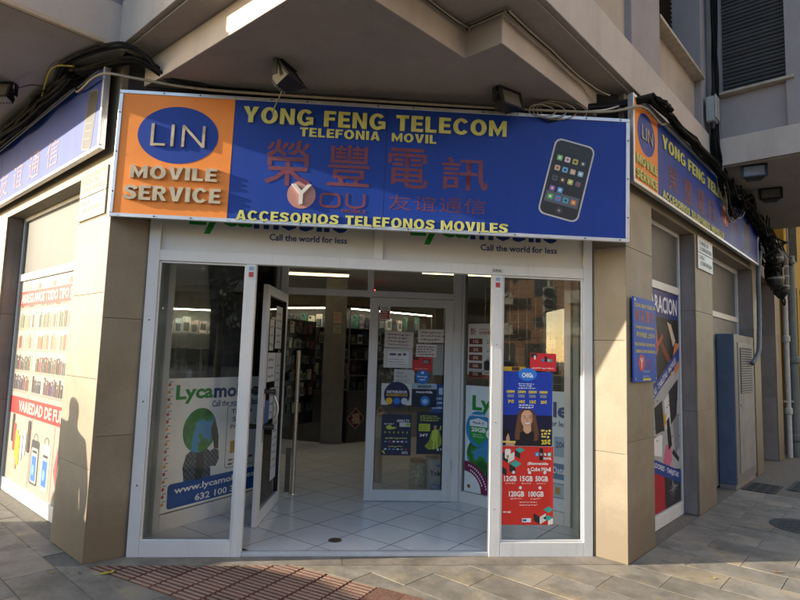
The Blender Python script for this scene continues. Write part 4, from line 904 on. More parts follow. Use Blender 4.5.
# repair poster on the right street window
x0, x1, zb, zt = .68, 1.845, .13, 2.19
t, hw, hh, y = card('poster', 'repair poster with dismantled phones and blue diagonal bands in the right street window', 'poster', FR, x0, x1, zb, zt, 'a9a9ac', .156)
cx, cz = (x0+x1)/2, (zb+zt)/2; X = lambda v: v-cx; Z = lambda v: v-cz
prt(t, MB().rect(-hw, hw, Z(1.93), hh, y), '202f74'); text('REPARACION', X(.72), X(1.80), Z(1.975), Z(2.14), y-.001, flat('e6e8f0'), t, bold=.02)
prt(t, MB().flat([(-hw, Z(1.93)), (hw, Z(1.93)), (hw, Z(1.50)), (-hw, Z(1.0))], y), '141417')
def band(za, zb_, wd, s_):
    prt(t, MB().flat([(-hw, Z(za)), (hw, Z(zb_)), (hw, Z(zb_-wd)), (-hw, Z(za-wd))], y-.002), '22408c')
    a = math.atan2(zb_-za, x1-x0); me = text_mesh(s_, -.5, .5, -.03, .03, 0, 0, .02); me.materials.append(flat('d6dcea')) if not me.materials else me.materials.__setitem__(0, flat('d6dcea'))
    obj('lettering', me, None, t, WM[t.name] @ T(.02, y-.003, Z((za+zb_-wd)/2)) @ Matrix.Rotation(-a, 4, 'Y'))['kind'] = 'stuff'
rp = random.Random(5)
def shard(c, pts, k=0): prt(t, MB().flat([(X(a), Z(b)) for a, b in pts], y-.0006-.0003*k), c)
shard('b06a58', [(.9,1.92),(1.15,1.90),(1.22,1.62),(1.1,1.50),(1.0,1.62)]); shard('2c2c30', [(1.22,1.90),(1.5,1.86),(1.55,1.55),(1.3,1.6)], 1); shard('7a3a30', [(1.3,1.72),(1.45,1.62),(1.62,1.50),(1.58,1.46),(1.40,1.56),(1.28,1.66)], 2)
shard('c87a48', [(1.62,1.52),(1.72,1.70),(1.84,1.70),(1.84,1.46),(1.74,1.38)], 1); shard('c9b8a8', [(1.48,1.90),(1.60,1.88),(1.74,1.72),(1.66,1.66)], 2); shard('d0a040', [(1.55,1.44),(1.60,1.50),(1.63,1.40),(1.58,1.36)], 2); shard('8a8e94', [(1.02,1.40),(1.16,1.42),(1.16,1.32),(1.04,1.30)], 1); shard('b8483c', [(1.1,1.62),(1.34,1.78),(1.36,1.74),(1.12,1.58)], 2)
shard('1c1c20', [(1.08,1.08),(1.30,1.14),(1.36,.86),(1.12,.84)], 1); shard('24242a', [(1.5,1.22),(1.8,1.34),(1.74,.98),(1.56,.90)], 1); shard('d8d8da', [(1.36,1.14),(1.5,1.2),(1.55,.88),(1.4,.86)], 1); shard('101014', [(1.42,.94),(1.50,.98),(1.58,.70),(1.48,.66)], 2); shard('c8a028', [(1.34,1.0),(1.42,1.02),(1.40,.90),(1.34,.9)], 2); shard('c86a8a', [(1.32,.58),(1.40,.72),(1.54,.70),(1.58,.56),(1.5,.5),(1.36,.5)], 1); shard('7c8088', [(1.62,.92),(1.80,1.0),(1.82,.66),(1.68,.6)], 1); shard('2a2a30', [(1.58,.62),(1.78,.52),(1.80,.56),(1.62,.66)], 3); shard('e4e2e2', [(1.04,.80),(1.30,.84),(1.28,.62),(1.04,.66)], 1)
shard('1a1416', [(.682,.62),(1.843,.44),(1.843,.132),(.682,.132)], 0); shard('a8182a', [(1.0,.52),(1.34,.46),(1.36,.132),(1.0,.132)], 2); shard('2a2a2e', [(1.36,.46),(1.84,.38),(1.84,.132),(1.36,.132)], 2)
cx0, cz0 = 1.60, .30
for k in range(26):
    a = rp.uniform(0, 6.28); r_ = rp.uniform(.06, .2); shard('c9ccd0', [(cx0+.015*math.cos(a), cz0+.015*math.sin(a)), (cx0+r_*math.cos(a), cz0+r_*math.sin(a)*.8), (cx0+.015*math.cos(a+.3), cz0+.015*math.sin(a+.3))], 4)
for k in range(30):
    x = rp.uniform(1.0, 1.8); z = rp.uniform(.75, 1.15); shard('3a3c42', [(x, z), (x+.04, z+.01), (x+.038, z+.02), (x-.002, z+.01)], 4)
band(1.10, 1.66, .13, 'PANTALLAS · TABLETAS · MOVILES'); band(.72, .42, .12, 'CARGADORES · TARJETAS')

# ================================================================== advertising boards
def board(F, x0, x1, z0, z1, yf, yb, label, loc_x):
    t = thing('shop_sign', label, 'shop sign', F @ T(loc_x, yb, z0)); DEF[t.name] = F
    obj('sign_box', MB().box(x0+.004, x1-.004, yf+.012, yb, z0+.004, z1-.004), SIGNALU, t, F)
    b = .028
    for a in ((x0, x1, z0, z0+b), (x0, x1, z1-b, z1), (x0, x0+b, z0+b+.0005, z1-b-.0005), (x1-b, x1, z0+b+.0005, z1-b-.0005)):
        obj('sign_frame', MB().box(a[0], a[1], yf-.006, yf+.02, a[2], a[3]), SIGNALU, t, F, bevel=.003)
    return t
def sheet(t, F, x0, x1, z0, z1, y, m, th=.004, tilt=0):
    return obj('sign_sheet', MB().box(x0, x1, y, y+th, z0, z1), m, t, F)
YF = -.262
SX0, SX1, SZ0, SZ1 = -1.735, 2.122, 2.412, 3.375
FS = T(.1575, -.305, 2.8785) @ Matrix.Rotation(R(-3.0), 4, 'Z') @ Matrix.Rotation(R(.69), 4, 'Y') @ Matrix.Scale(.987, 4) @ T(-.1935, .262, -2.8935)   # hung a little out of line with the wall
ms = board(FS, SX0, SX1, SZ0, SZ1, YF, -.222, 'long blue and orange advertising board over the shop door', 0)
Mtilt = Matrix.Identity(4)
sheet(ms, FS, SX0+.028, -.884, SZ0+.028, SZ1-.028, YF, SORANGE); sheet(ms, FS, -.882, .259, SZ0+.028, SZ1-.028, YF+.001, SBLUE); sheet(ms, FS, .263, SX1-.028, SZ0+.028, SZ1-.028, YF-.0005, SBLUE)
for x in (-1.5, -.6, .4, 1.3, 1.95): obj('stand_off', MB().box(x, x+.03, -.2215, -.10, 2.60, 2.64), STEEL, ms)
obj('sheet_joint', MB().box(.2592, .2628, YF+.002, YF+.006, SZ0+.028, SZ1-.028), BLACK, ms)
for k in range(15):
    for z in (SZ0+.014, SZ1-.014): obj('rivet', MB().cyl((SX0+.06+k*.266, YF-.0065, z), (SX0+.06+k*.266, YF-.0085, z), .006, n=8), BLACK if k % 3 else STEEL, ms)
for z in (2.6, 2.9, 3.2):
    for x in (SX0+.014, SX1-.014): obj('rivet', MB().cyl((x, YF-.0065, z), (x, YF-.0085, z), .006, n=8), BLACK, ms)
yL = YF-.001
obj('oval_badge', MB().ellipse(-1.284, 3.048, .296, .218, yL-.0005, 48), SBLUE, ms)
# raised capital letters
text('LIN', -1.478, -1.083, 2.958, 3.124, yL-.001, LBRASS, ms, depth=.012, bold=-.01, space=1.08)
block_letters('MOVILE', -1.600, -.972, 2.703, 2.800, yL, LBRASS, ms, depth=.022)
block_letters('SERVICE', -1.636, -.935, 2.541, 2.650, yL, LBRASS, ms, depth=.022)
block_letters('YONG FENG TELECOM', -.815, 1.168, 3.175, 3.297, yL, LYEL, ms, depth=.012)
block_letters('TELEFONIA', -.388, .211, 3.092, 3.160, yL, LYEL, ms, depth=.006); block_letters('MOVIL', .300, .637, 3.092, 3.158, yL, LYEL, ms, depth=.006)
block_letters('ACCESORIOS TELEFONOS MOVILES', -.816, 1.196, 2.431, 2.505, yL, LYEL, ms, depth=.010)
for ch, x0, x1, z0, z1 in (('榮', -.632, -.294, 2.709, 3.06), ('豐', -.169, .148, 2.728, 3.045), ('電', .280, .584, 2.738, 3.045), ('訊', .685, 1.04, 2.745, 3.0)):
    text(ch, x0, x1, z0, z1, yL-.0005, LRED, ms, bold=.009)
text('友谊通信', .299, 1.031, 2.568, 2.685, yL-.0005, LRED, ms, bold=-.004, space=1.05)
obj('round_badge', MB().ellipse(-.35, 2.646, .105, .105, yL-.0004, 36), mat('salmon_disc', (.42, .20, .17), .5, .12, 10), ms)
text('Y', -.425, -.275, 2.572, 2.72, yL-.001, mat('off_white_letter', (.62, .60, .58), .4, .1), ms, depth=.018, bold=.01)
def outline(x0, x1, z0, z1, r, wd, y, m, par, M=None, open_top=False):
    a = rr(x0, x1, z0, z1, r, 6); b = rr(x0+wd, x1-wd, z0+wd, z1-wd, max(.004, r-wd), 6); mb = MB(); n = len(a)
    for k in range(n):
        if open_top and max(a[k][1], a[(k+1) % n][1]) > z1-r*.9 and min(a[k][1], a[(k+1) % n][1]) > z0+r and abs(a[k][0]-a[(k+1) % n][0]) > wd*.3: continue
        mb.flat([a[k], a[(k+1) % n], b[(k+1) % n], b[k]], y)
    o = obj('lettering', mb, m, par, M); o['kind'] = 'stuff'; return o
outline(-.215, -.058, 2.558, 2.672, .04, .020, yL-.0006, LRED, ms); 
mu = MB(); mu.rect(-.022, -.002, 2.60, 2.676, yL-.0006); mu.rect(.106, .126, 2.60, 2.676, yL-.0006)
for k in range(10):
    a0, a1 = R(180+18*k), R(198+18*k); mu.flat([(.052+.074*math.cos(a0), 2.60+.04*math.sin(a0)), (.052+.074*math.cos(a1), 2.60+.04*math.sin(a1)), (.052+.054*math.cos(a1), 2.60+.022*math.sin(a1)), (.052+.054*math.cos(a0), 2.60+.022*math.sin(a0))], yL-.0006)
obj('lettering', mu, LRED, ms)['kind'] = 'stuff'
text('MOBILE', -.045, .133, 2.527, 2.556, yL-.0006, LRED, ms, bold=.02)
# printed phone
PM = FS @ T(1.638, yL, 2.868) @ Matrix.Rotation(R(13.0), 4, 'Y')
ph = obj('phone_picture', MB().rrect(-.158, .158, -.305, .305, .055, -.0005), mat('silver_print', (.5, .5, .52), .35, .1), ms, PM)
obj('phone_face', MB().rrect(-.146, .146, -.293, .293, .046, -.001), mat('black_print', (.016, .015, .015), .3, .1), ph, PM)
obj('phone_screen', MB().rect(-.13, .13, -.20, .205, -.0014), mat('screen_print', (.011, .010, .011), .3, .1), ph, PM)
obj('dock_strip', MB().rect(-.13, .13, -.20, -.115, -.0018), flat('5b6270'), ph, PM)
icons = [['7fc06a', 'd8d4d8', 'b8b04a', '3a4a66'], ['c8b98a', '6fb0dc', 'c8a8a0', '88b4c8'], ['505860', '5a3a34', 'c0c058', '58646e'], ['8a5ab0', '5a9ad8'], ['5ab05a', '4a90c8', '50a0b8', 'd07a40']]
for r_, row in enumerate(icons):
    for k, h in enumerate(row):
        z = .155-r_*.082 if r_ < 4 else -.157; x = -.092+k*.061
        obj('icon', MB().rrect(x-.021, x+.021, z-.021, z+.021, .008, -.0023, n=3), flat(h, .3), ph, PM)
        obj('icon', MB().ellipse(x, z, .010, .010, -.0026, 10), flat(['e8eef0', 'c04050', '2c3440', 'd8d8a0'][(k+r_) % 4], .3), ph, PM)
obj('phone_details', MB().rrect(-.045, .045, .250, .262, .005, -.0014, n=3).ellipse(0, -.245, .030, .030, -.0014, 20), flat('3c3c3e'), ph, PM)
obj('phone_details', MB().rrect(-.010, .010, -.255, -.235, .004, -.0018, n=3), flat('8a8a8c'), ph, PM)
# right-hand board
RX0, RX1, RZ0, RZ1, RY = -.06, 4.72, 2.885, 3.60, -.085
rs = board(FR, RX0, RX1, RZ0, RZ1, RY, -.045, 'shaded blue and orange advertising board on the right hand street front', 2.3)
sheet(rs, FR, RX0+.028, .52, RZ0+.028, RZ1-.028, RY, SORANGE)
sheet(rs, FR, .522, 2.9, RZ0+.028, RZ1-.028, RY+.0005, SBLUE); sheet(rs, FR, 2.903, RX1-.028, RZ0+.028, RZ1-.028, RY, SBLUE)
yr = RY-.001
obj('oval_badge', MB().ellipse(.24, 3.345, .205, .175, yr-.0005, 40), SBLUE, rs, FR); text('LIN', .12, .37, 3.285, 3.40, yr-.001, LBRASS, rs, FR, depth=.008, bold=-.01)
block_letters('MOVILE', -.005, .47, 3.055, 3.13, yr, LYEL, rs, FR, depth=.01); block_letters('SERVICE', -.01, .475, 2.935, 3.01, yr, LYEL, rs, FR, depth=.01)
block_letters('YONG FENG TELECOM', .62, 3.15, 3.36, 3.475, yr, LYEL, rs, FR, depth=.008)
for ch, x0, x1 in (('榮', .80, 1.06), ('豐', 1.25, 1.53), ('電', 1.70, 1.97), ('訊', 2.10, 2.40)): text(ch, x0, x1, 3.03, 3.27, yr-.0005, LRED, rs, FR, bold=.009)
obj('round_badge', MB().ellipse(2.86, 3.22, .17, .13, yr-.0008, 30), mat('red_disc', (.40, .06, .05), .5, .12, 10), rs, FR); text('Y', 2.76, 2.96, 3.13, 3.31, yr-.0012, flat('d8c8c4'), rs, FR, bold=.01)
text('OU', 3.06, 3.5, 3.1, 3.28, yr-.0005, LRED, rs, FR, bold=0)
block_letters('ACCESORIOS TELEFONOS MOVILES', .62, 2.74, 2.915, 2.985, yr, LYEL, rs, FR, depth=.006)
obj('phone_picture', MB().rrect(3.92, 4.14, 2.98, 3.40, .05, yr-.0006), flat('5a5a60'), rs, FR); obj('phone_face', MB().rrect(3.94, 4.12, 3.0, 3.38, .04, yr-.001), flat('1c1c20'), rs, FR)
# left-hand board
LX0, LX1, LZ0, LZ1, LY = -5.2, -.09, 2.94, 3.605, -.085
ls = board(FL, LX0, LX1, LZ0, LZ1, LY, -.045, 'blue advertising board on the left hand street front, lower half in sun', -2.5)
sheet(ls, FL, LX0+.028, -2.9, LZ0+.028, LZ1-.028, LY, SBLUE); sheet(ls, FL, -2.897, LX1-.028, LZ0+.028, LZ1-.028, LY+.0005, SBLUE)
yl = LY-.001
PL_ = FL @ T(-.33, yl, 3.215) @ Matrix.Rotation(R(10), 4, 'Y')
obj('phone_picture', MB().rrect(-.105, .105, -.235, .235, .05, -.0005), flat('55555a'), ls, PL_); obj('phone_face', MB().rrect(-.09, .09, -.22, .22, .04, -.001), flat('201f22'), ls, PL_)
for z in (-.15, -.09, -.03): obj('phone_details', MB().rect(-.07, .07, z, z+.012, -.0015), flat('4e4e52'), ls, PL_)
for k, ch in enumerate('友谊通信'): text(ch, -2.9+k*.52, -2.58+k*.52, 3.02, 3.27, yl-.0005, LRED, ls, FL, bold=.0)
text('ACCESORIOS TELEFONOS', -5.1, -3.1, 2.98, 3.05, yl, LYEL, ls, FL, depth=.006, bold=.04)

# ================================================================== street name plaques and the small blue plaque
CERAM = mat('glazed_white_ceramic', (.30, .29, .25), .25, .06, 6); ORN = mat('orange_glaze', (.55, .27, .10), .3, .3, 30); PINK = mat('worn_plaque_letter', (.03, .028, .028), .5, .2, 20)
def plaque(F, x0, x1, z0, z1, l1, l2, l3, l4, label, border):
    t = thing('street_name_plaque', label, 'street sign', F @ T((x0+x1)/2, 0, z0), 'ceramic street name plaques')
    zm = (z0+z1)/2; w_ = x1-x0
    for a, b in ((z0, zm-.002), (zm+.002, z1)):
        for k in range(2):
            xa = x0+w_/2*k
            obj('ceramic_tile', MB().box(xa+.001, xa+w_/2-.001, -.014, 0, a, b), CERAM, t, F, bevel=.003)
    y = -.0148; m = MB()
    for k in range(9):
        x = x0+.04+k*(w_-.08)/8
        m.ellipse(x, z1-.03+.008*(k % 2), .018, .012, y, 8); m.ellipse(x, z0+.03-.006*(k % 2), .018, .012, y, 8)
    for z in [z0+.03+k*.05 for k in range(1, int((z1-z0-.05)/.05))]: m.ellipse(x0+.018, z, .008, .016, y, 8); m.ellipse(x1-.018, z, .008, .016, y, 8)
    obj('ornament', m, ORN, t, F)['kind'] = 'stuff'
    h = (z1-z0)
    text(l1, x0+.10*w_, x0+.72*w_, z0+.75*h, z0+.87*h, y, PINK, t, F, bold=.012); text(l2, x0+.14*w_, x1-.08*w_, z0+.57*h, z0+.70*h, y, PINK, t, F, bold=.012)
    text(l3, x0+.10*w_, x0+.42*w_, z0+.31*h, z0+.43*h, y, PINK, t, F, bold=.012); text(l4, x0+.14*w_, x1-.08*w_, z0+.13*h, z0+.26*h, y, PINK, t, F, bold=.012)
plaque(FL, -.635, -.09, 2.47, 2.84, 'PLAZA DEL', 'JORGE BORRELL', 'PLAZA', 'JORGE BORRELL', 'sunlit white ceramic street name plaque on the left pilaster under the board', 0)
plaque(FR, 1.97, 2.56, 2.49, 2.84, 'CARRER DE', 'AZORIN MOLINA', 'CALLE', 'AZORIN MOLINA', 'shaded ceramic street name plaque on the second pilaster of the right front', 0)
t, hw, hh, y = card('shop_plaque', 'small blue metal shop plaque screwed to the right corner pilaster', 'plaque', FR, .067, .585, 1.343, 2.01, '1a43a8', -.018, None, .012, 0, sheet_mat('plaque_blue', (.014, .075, .42), .45, blotch=.2))
P_ = t; yel = flat('c8b832')
text('YONG FENG TELECOM', -.235, .235, .255, .285, y, yel, P_, bold=.03)
for k, ch in enumerate('榮豐電訊'): text(ch, -.22+k*.115, -.13+k*.115, .14, .235, y, flat('8a2a3a'), P_, bold=.02)
text('TARJETAS PREPAGO', -.23, .225, .082, .108, y, yel, P_, bold=.03); text('移动电话 上网卡', -.20, .225, .015, .060, y, yel, P_, bold=.02)
text('RECARGAS DE MOVIL', -.235, .235, -.050, -.025, y, yel, P_, bold=.03); text('LIBERACION DE MOVIL', -.22, .235, -.105, -.08, y, yel, P_, bold=.03)
prt(P_, MB().ellipse(-.09, -.185, .068, .065, y, 30), 'c83a38'); text('Y', -.125, -.055, -.225, -.145, y-.0006, flat('e4dcd8'), P_, bold=.01); text('OU', -.0, .16, -.235, -.15, y, flat('8a2f55'), P_, bold=.0)
for z, a, b, s_ in ((-.262, -.06, .10, 'TELEFONO'), (-.315, -.04, .09, '')):
    if s_: text(s_, a, b, z, z+.018, y, flat('9ab0d8'), P_, bold=.01)
prt(P_, scribble(MB(), -.07, .11, -.305, -.275, 1, y, .5), '7f98cc'); prt(P_, MB().rect(-.06, .12, -.325, -.305, y), 'c8b83a')
for x in (-.235, .235):
    for z in (-.31, .31): obj('screw', MB().cyl((x, y-.003, z), (x, y, z), .010, n=10), STEEL, P_)

# ================================================================== steel cabinet, door and pipes of the right front
dw = thing('street_door', 'white framed street door with grey glass in the second recess of the right front', 'door', FR @ T(3.1, .2, 0))
RD = .20
bar('frame_post', 2.58, 2.63, 0, 2.84, dw, FR, RD-.02, RD+.03); bar('frame_post', 3.02, 3.06, 0, 2.09, dw, FR, RD-.02, RD+.03); bar('frame_post', 4.70, 4.745, 0, 2.84, dw, FR, RD-.02, RD+.03)
bar('frame_rail', 2.6302, 4.6998, 2.091, 2.16, dw, FR, RD-.02, RD+.03); bar('frame_rail', 2.6302, 4.6998, 2.78, 2.84, dw, FR, RD-.02, RD+.03)
obj('blind', MB().box(2.6302, 4.6998, RD+.012, RD+.02, 2.1602, 2.7798), mat('grey_blind_dark', (.10, .10, .10), .5), dw, FR)
obj('door_panel', MB().box(2.6302, 3.0198, RD+.0, RD+.02, .02, 2.0908), mat('dull_blue_panel', (.10, .13, .18), .45, .15), dw, FR); obj('door_panel', MB().box(3.0602, 4.6998, RD+.0, RD+.02, .02, 2.0908), mat('grey_panel', (.22, .22, .22), .5, .15), dw, FR)
cb = thing('steel_cabinet', 'tall blue grey steel cabinet with vent against the right front', 'cabinet', FR @ T(4.1, .1, 0))
obj('cabinet_body', MB().box(3.52, 4.66, .006, .19, .06, 1.88), BLUEGREY, cb, FR, bevel=.004); obj('cabinet_plinth', MB().box(3.53, 4.65, .010, .19, 0, .06), GSHADE_STONE, cb, FR)
obj('cabinet_front', MB().box(3.525, 4.655, -.004, .0055, .062, 1.878), mat('pale_grey_door', (.19, .185, .18), .5, .15, 4), cb, FR, bevel=.003); obj('cabinet_door', MB().box(3.70, 4.56, -.012, -.0045, .17, 1.78), mat('lighter_grey_door', (.26, .255, .25), .5, .2, 4), cb, FR, bevel=.003)
ve = obj('vent_grille', MB().box(3.78, 4.48, -.016, -.0125, 1.14, 1.72), mat('dark_vent', (.05, .05, .05), .6), cb, FR)
for k in range(18): obj('slat', MB().box(3.795, 4.465, -.024, -.0165, 1.15+k*.031, 1.166+k*.031), GREYPAINT, ve, FR)
obj('lock', MB().cyl((3.76, -.012, 1.0), (3.76, -.028, 1.0), .018, n=12), STEEL, cb, FR)
PIPEG = mat('grey_green_pipe', (.14, .16, .155), .5, .2, 10); PIPEW = mat('white_pipe', (.5, .49, .46), .5, .15, 10)
def pipe(label, s, r, m, z1, colz, n=.0):
    t = thing('downpipe', label, 'pipe', FR @ T(s, -r-.02-n, 0)); obj('pipe_tube', MB().lathe([(r, 0), (r, z1)], 16), m, t)
    for z in colz: obj('pipe_collar', MB().lathe([(r, 0), (r*1.45, .02), (r*1.45, .10), (r, .12)], 16), m, t, WM[t.name] @ T(0, 0, z))
    obj('wall_clip', MB().box(-r*1.2, r*1.2, -.0, r+.02, .9, .93), STEEL, t)
pipe('white plastic downpipe beside the last pilaster of the right front', 7.04, .04, PIPEW, 3.2, (.7, 1.9))
pipe('thick grey green downpipe at the edge of the yellow house', 7.27, .075, PIPEG, 3.4, (1.55, .25), .02)
# yellow neighbour
yb = thing('yellow_house', 'yellow painted neighbouring house front with dark openings at the right edge', 'building', FR @ T(7.45, 0, 0))
YEL = render_mat('ochre_yellow_paint', (.42, .27, .045), .3)
obj('wall', MB().box(0, .35, -.02, .5, .75, 3.0).box(1.35, 1.7, -.02, .5, .75, 3.0).box(2.9, 6, -.02, .5, .75, 3.0).box(0, 6, -.02, .5, 3.0, 6.0), YEL, yb); obj('plinth', MB().box(0, .36, -.04, .5, 0, .75).box(1.34, 1.71, -.04, .5, 0, .75).box(2.89, 6, -.04, .5, 0, .75), GSHADE_STONE, yb)
for x0, x1 in ((.36, 1.34), (1.71, 2.89)):
    d = obj('door', MB().box(x0, x1, .2, .24, 0, 2.98), mat('dark_brown_door', (.04, .025, .018), .5), yb)
    for k in range(5): obj('door_panel', MB().box(x0+.08, x1-.08, .18, .2, .2+k*.55, .62+k*.55), mat('dark_brown_door', (.04, .025, .018)), d)
    g = obj('grille', MB().box(x0, x1, .1, .12, 2.2, 2.24), BLACK, yb)
    for k in range(8): obj('grille_bar', MB().box(x0+.06+k*.12, x0+.08+k*.12, .1, .12, .1, 2.9), BLACK, g)
# dark barred window above, far end
wn = obj('window', MB().box(.3, 1.3, -.03, -.015, 3.5, 5), BLACK, yb)
for k in range(9): obj('window_bar', MB().cyl((.35+k*.11, -.05, 3.5), (.35+k*.11, -.05, 5), .008, n=6), BLACK, wn)

# ================================================================== lamps under the overhang
def flood(label, M, size=.2, tilt=35):
    t = thing('floodlight', label, 'floodlight', M, 'floodlights under the overhang')
    s = size
    obj('mounting_plate', MB().box(-s*.42, s*.42, -s*.16, s*.16, -.008, 0), BLACK, t)
    br = MB(); 
    for x in (-s*.56, s*.56): br.box(x-.004, x+.004, -.018, .018, -s*.55, -.0085)
    br.box(-s*.56+.0045, s*.56-.0045, -.018, .018, -.0145, -.0085)
    obj('bracket', br, BLACK, t)
    B = M @ T(0, 0, -s*.52) @ Matrix.Rotation(R(-tilt), 4, 'X')
    w_, h_ = s*.5, s*.36
    b = MB()   # tapered housing: wide glass face to the front, narrow back
    f = [(-w_, -s*.30, -h_), (w_, -s*.30, -h_), (w_, -s*.30, h_), (-w_, -s*.30, h_)]; k = [(-w_*.62, s*.24, -h_*.45), (w_*.62, s*.24, -h_*.45), (w_*.62, s*.24, h_*.45), (-w_*.62, s*.24, h_*.45)]
    b.add(f+k, [(0, 1, 2, 3), (7, 6, 5, 4), (0, 4, 5, 1), (1, 5, 6, 2), (2, 6, 7, 3), (3, 7, 4, 0)]); obj('housing', b, BLACK, t, B, bevel=.004)
    obj('bezel', MB().box(-w_*1.08, w_*1.08, -s*.36, -s*.301, -h_*1.1, -h_*.86).box(-w_*1.08, w_*1.08, -s*.36, -s*.301, h_*.86, h_*1.1).box(-w_*1.08, -w_*.88, -s*.36, -s*.301, -h_*.859, h_*.859).box(w_*.88, w_*1.08, -s*.36, -s*.301, -h_*.859, h_*.859), BLACK, t, B)
    obj('lamp_glass', MB().box(-w_*.87, w_*.87, -s*.325, -s*.302, -h_*.855, h_*.855), mat('dusty_lamp_glass', (.16, .155, .145), .25, .2), t, B)
    for i in range(5): obj('cooling_fin', MB().box(-w_*.5+i*w_*.25-.003, -w_*.5+i*w_*.25+.003, s*.241, s*.33, -h_*.4, h_*.4), BLACK, t, B)
    return t
flood('black floodlight under the corner overhang above the letters FENG', T(-.50, -.60, 3.45) @ Matrix.Rotation(R(62), 4, 'Z'), .21, 38)
flood('black floodlight under the corner overhang, right of the letters TELECOM', T(1.08, -.48, 3.45) @ Matrix.Rotation(R(28), 4, 'Z'), .20, 18)
flood('black floodlight under the left bay at the left picture edge', FL @ T(-1.28, -.46, 3.658) @ Matrix.Rotation(R(40), 4, 'Z'), .2, 20)
flood('nearer black floodlight under the right bay', T(4.30, 1.20, 3.658) @ Matrix.Rotation(R(-35), 4, 'Z'), .22, 25)
flood('farther black floodlight under the right bay', T(5.06, 1.92, 3.658) @ Matrix.Rotation(R(-35), 4, 'Z'), .22, 25)

# ================================================================== cables
rc = random.Random(21)
def cat_path(pts, n=10, sag=.0, jit=.0):
    """smooth path through points (Catmull-Rom) with a little sag and wander between them"""
    P = [Vector(p) for p in pts]; out = []
    off = Vector((rc.uniform(-jit, jit), rc.uniform(-jit, jit), rc.uniform(-jit, jit)))
    for i in range(len(P)-1):
        p0 = P[max(i-1, 0)]; p1 = P[i]; p2 = P[i+1]; p3 = P[min(i+2, len(P)-1)]; sg = sag*rc.uniform(.4, 1.4)
        for k in range(n):
            u = k/n; q = .5*((2*p1)+(-p0+p2)*u+(2*p0-5*p1+4*p2-p3)*u*u+(-p0+3*p1-3*p2+p3)*u**3)
            out.append(q+off-Vector((0, 0, sg*4*u*(1-u))))
    out.append(P[-1]+off); return out
def bundle(label, pts, count, spread, r0=.006, r1=.014, mats=(CABLE,), n=8, sag=.02, cat='cables'):
    t = thing('cable_bundle', label, cat, T(*pts[0]))
    for k in range(count):
        pp = [Vector(p)+Vector((rc.uniform(-1, 1), rc.uniform(-1, 1), rc.uniform(-1, 1)))*spread for p in pts]
        obj('cable', MB().tube(cat_path(pp, n, sag), rc.uniform(r0, r1), 6), rc.choice(mats), t, I4, smooth=True)
    return t
def Fp(F, x, y, z): v = F @ Vector((x, y, z)); return (v.x, v.y, v.z)
LB_ = [Fp(FL, x, -.19, z) for x, z in ((-7, 3.60), (-5, 3.57), (-3.4, 3.61), (-2.2, 3.58), (-1.2, 3.60), (-.45, 3.61))]
bundle('thick black cable bundle along the left front under the bay', LB_, 26, .05, .006, .016, (CABLE, CABLE, CABLE, GREYCABLE), sag=.03)
MBp = [Fp(FL, -.45, -.19, 3.61), (-1.62, -.27, 3.58), (-1.30, -.24, 3.45), (-.8, -.20, 3.415), (.1, -.19, 3.405), (1.0, -.19, 3.41), (1.7, -.24, 3.46), Fp(FR, .12, -.16, 3.60)]
bundle('black cable bundle squeezed between the main board and the overhang', MBp, 18, .022, .007, .015, (CABLE, CABLE, GREYCABLE), sag=.01)
RB_ = [Fp(FR, .12, -.16, 3.60), Fp(FR, .6, -.16, 3.62), Fp(FR, 1.3, -.17, 3.61), Fp(FR, 2.0, -.17, 3.60), Fp(FR, 2.6, -.19, 3.52)]
bundle('black cable bundle above the right hand board', RB_, 22, .032, .006, .015, (CABLE, CABLE, GREYCABLE), sag=.02)
VB_ = [Fp(FR, 2.36, -.12, z) for z in (6.2, 5.4, 4.7, 4.2, 3.85)]+[Fp(FR, 2.5, -.16, 3.6)]
bundle('vertical bundle of black cables in the corner beside the shuttered window', VB_, 16, .035, .006, .014, (CABLE, CABLE, GREYCABLE), sag=0)
RC_ = [Fp(FR, 2.5, -.17, 3.56), Fp(FR, 3.0, -.18, 3.50), Fp(FR, 3.6, -.19, 3.55), Fp(FR, 4.3, -.16, 3.45), Fp(FR, 5.0, -.14, 3.40), Fp(FR, 6.2, -.12, 3.35), Fp(FR, 7.2, -.12, 3.3)]
bundle('tangled cable bundle under the right bay', RC_, 26, .07, .006, .018, (CABLE, CABLE, CABLE, GREYCABLE), sag=.06)
RD_ = [Fp(FR, 2.45, -.15, 3.62), Fp(FR, 2.55, -.17, 3.42), Fp(FR, 2.9, -.14, 3.25), Fp(FR, 3.25, -.14, 3.33), Fp(FR, 3.5, -.16, 3.55)]
bundle('loops of beige and black cable hanging before the right hand board', RD_, 9, .055, .005, .010, (BEIGECABLE, CABLE, GREYCABLE), sag=.05)
bundle('black cables dropping from the bay to the splice boxes', [Fp(FR, 4.75, -.14, 3.5), Fp(FR, 4.9, -.14, 3.2), Fp(FR, 5.3, -.16, 2.95), Fp(FR, 5.9, -.16, 2.75)], 14, .10, .008, .02, (CABLE,), sag=.08)
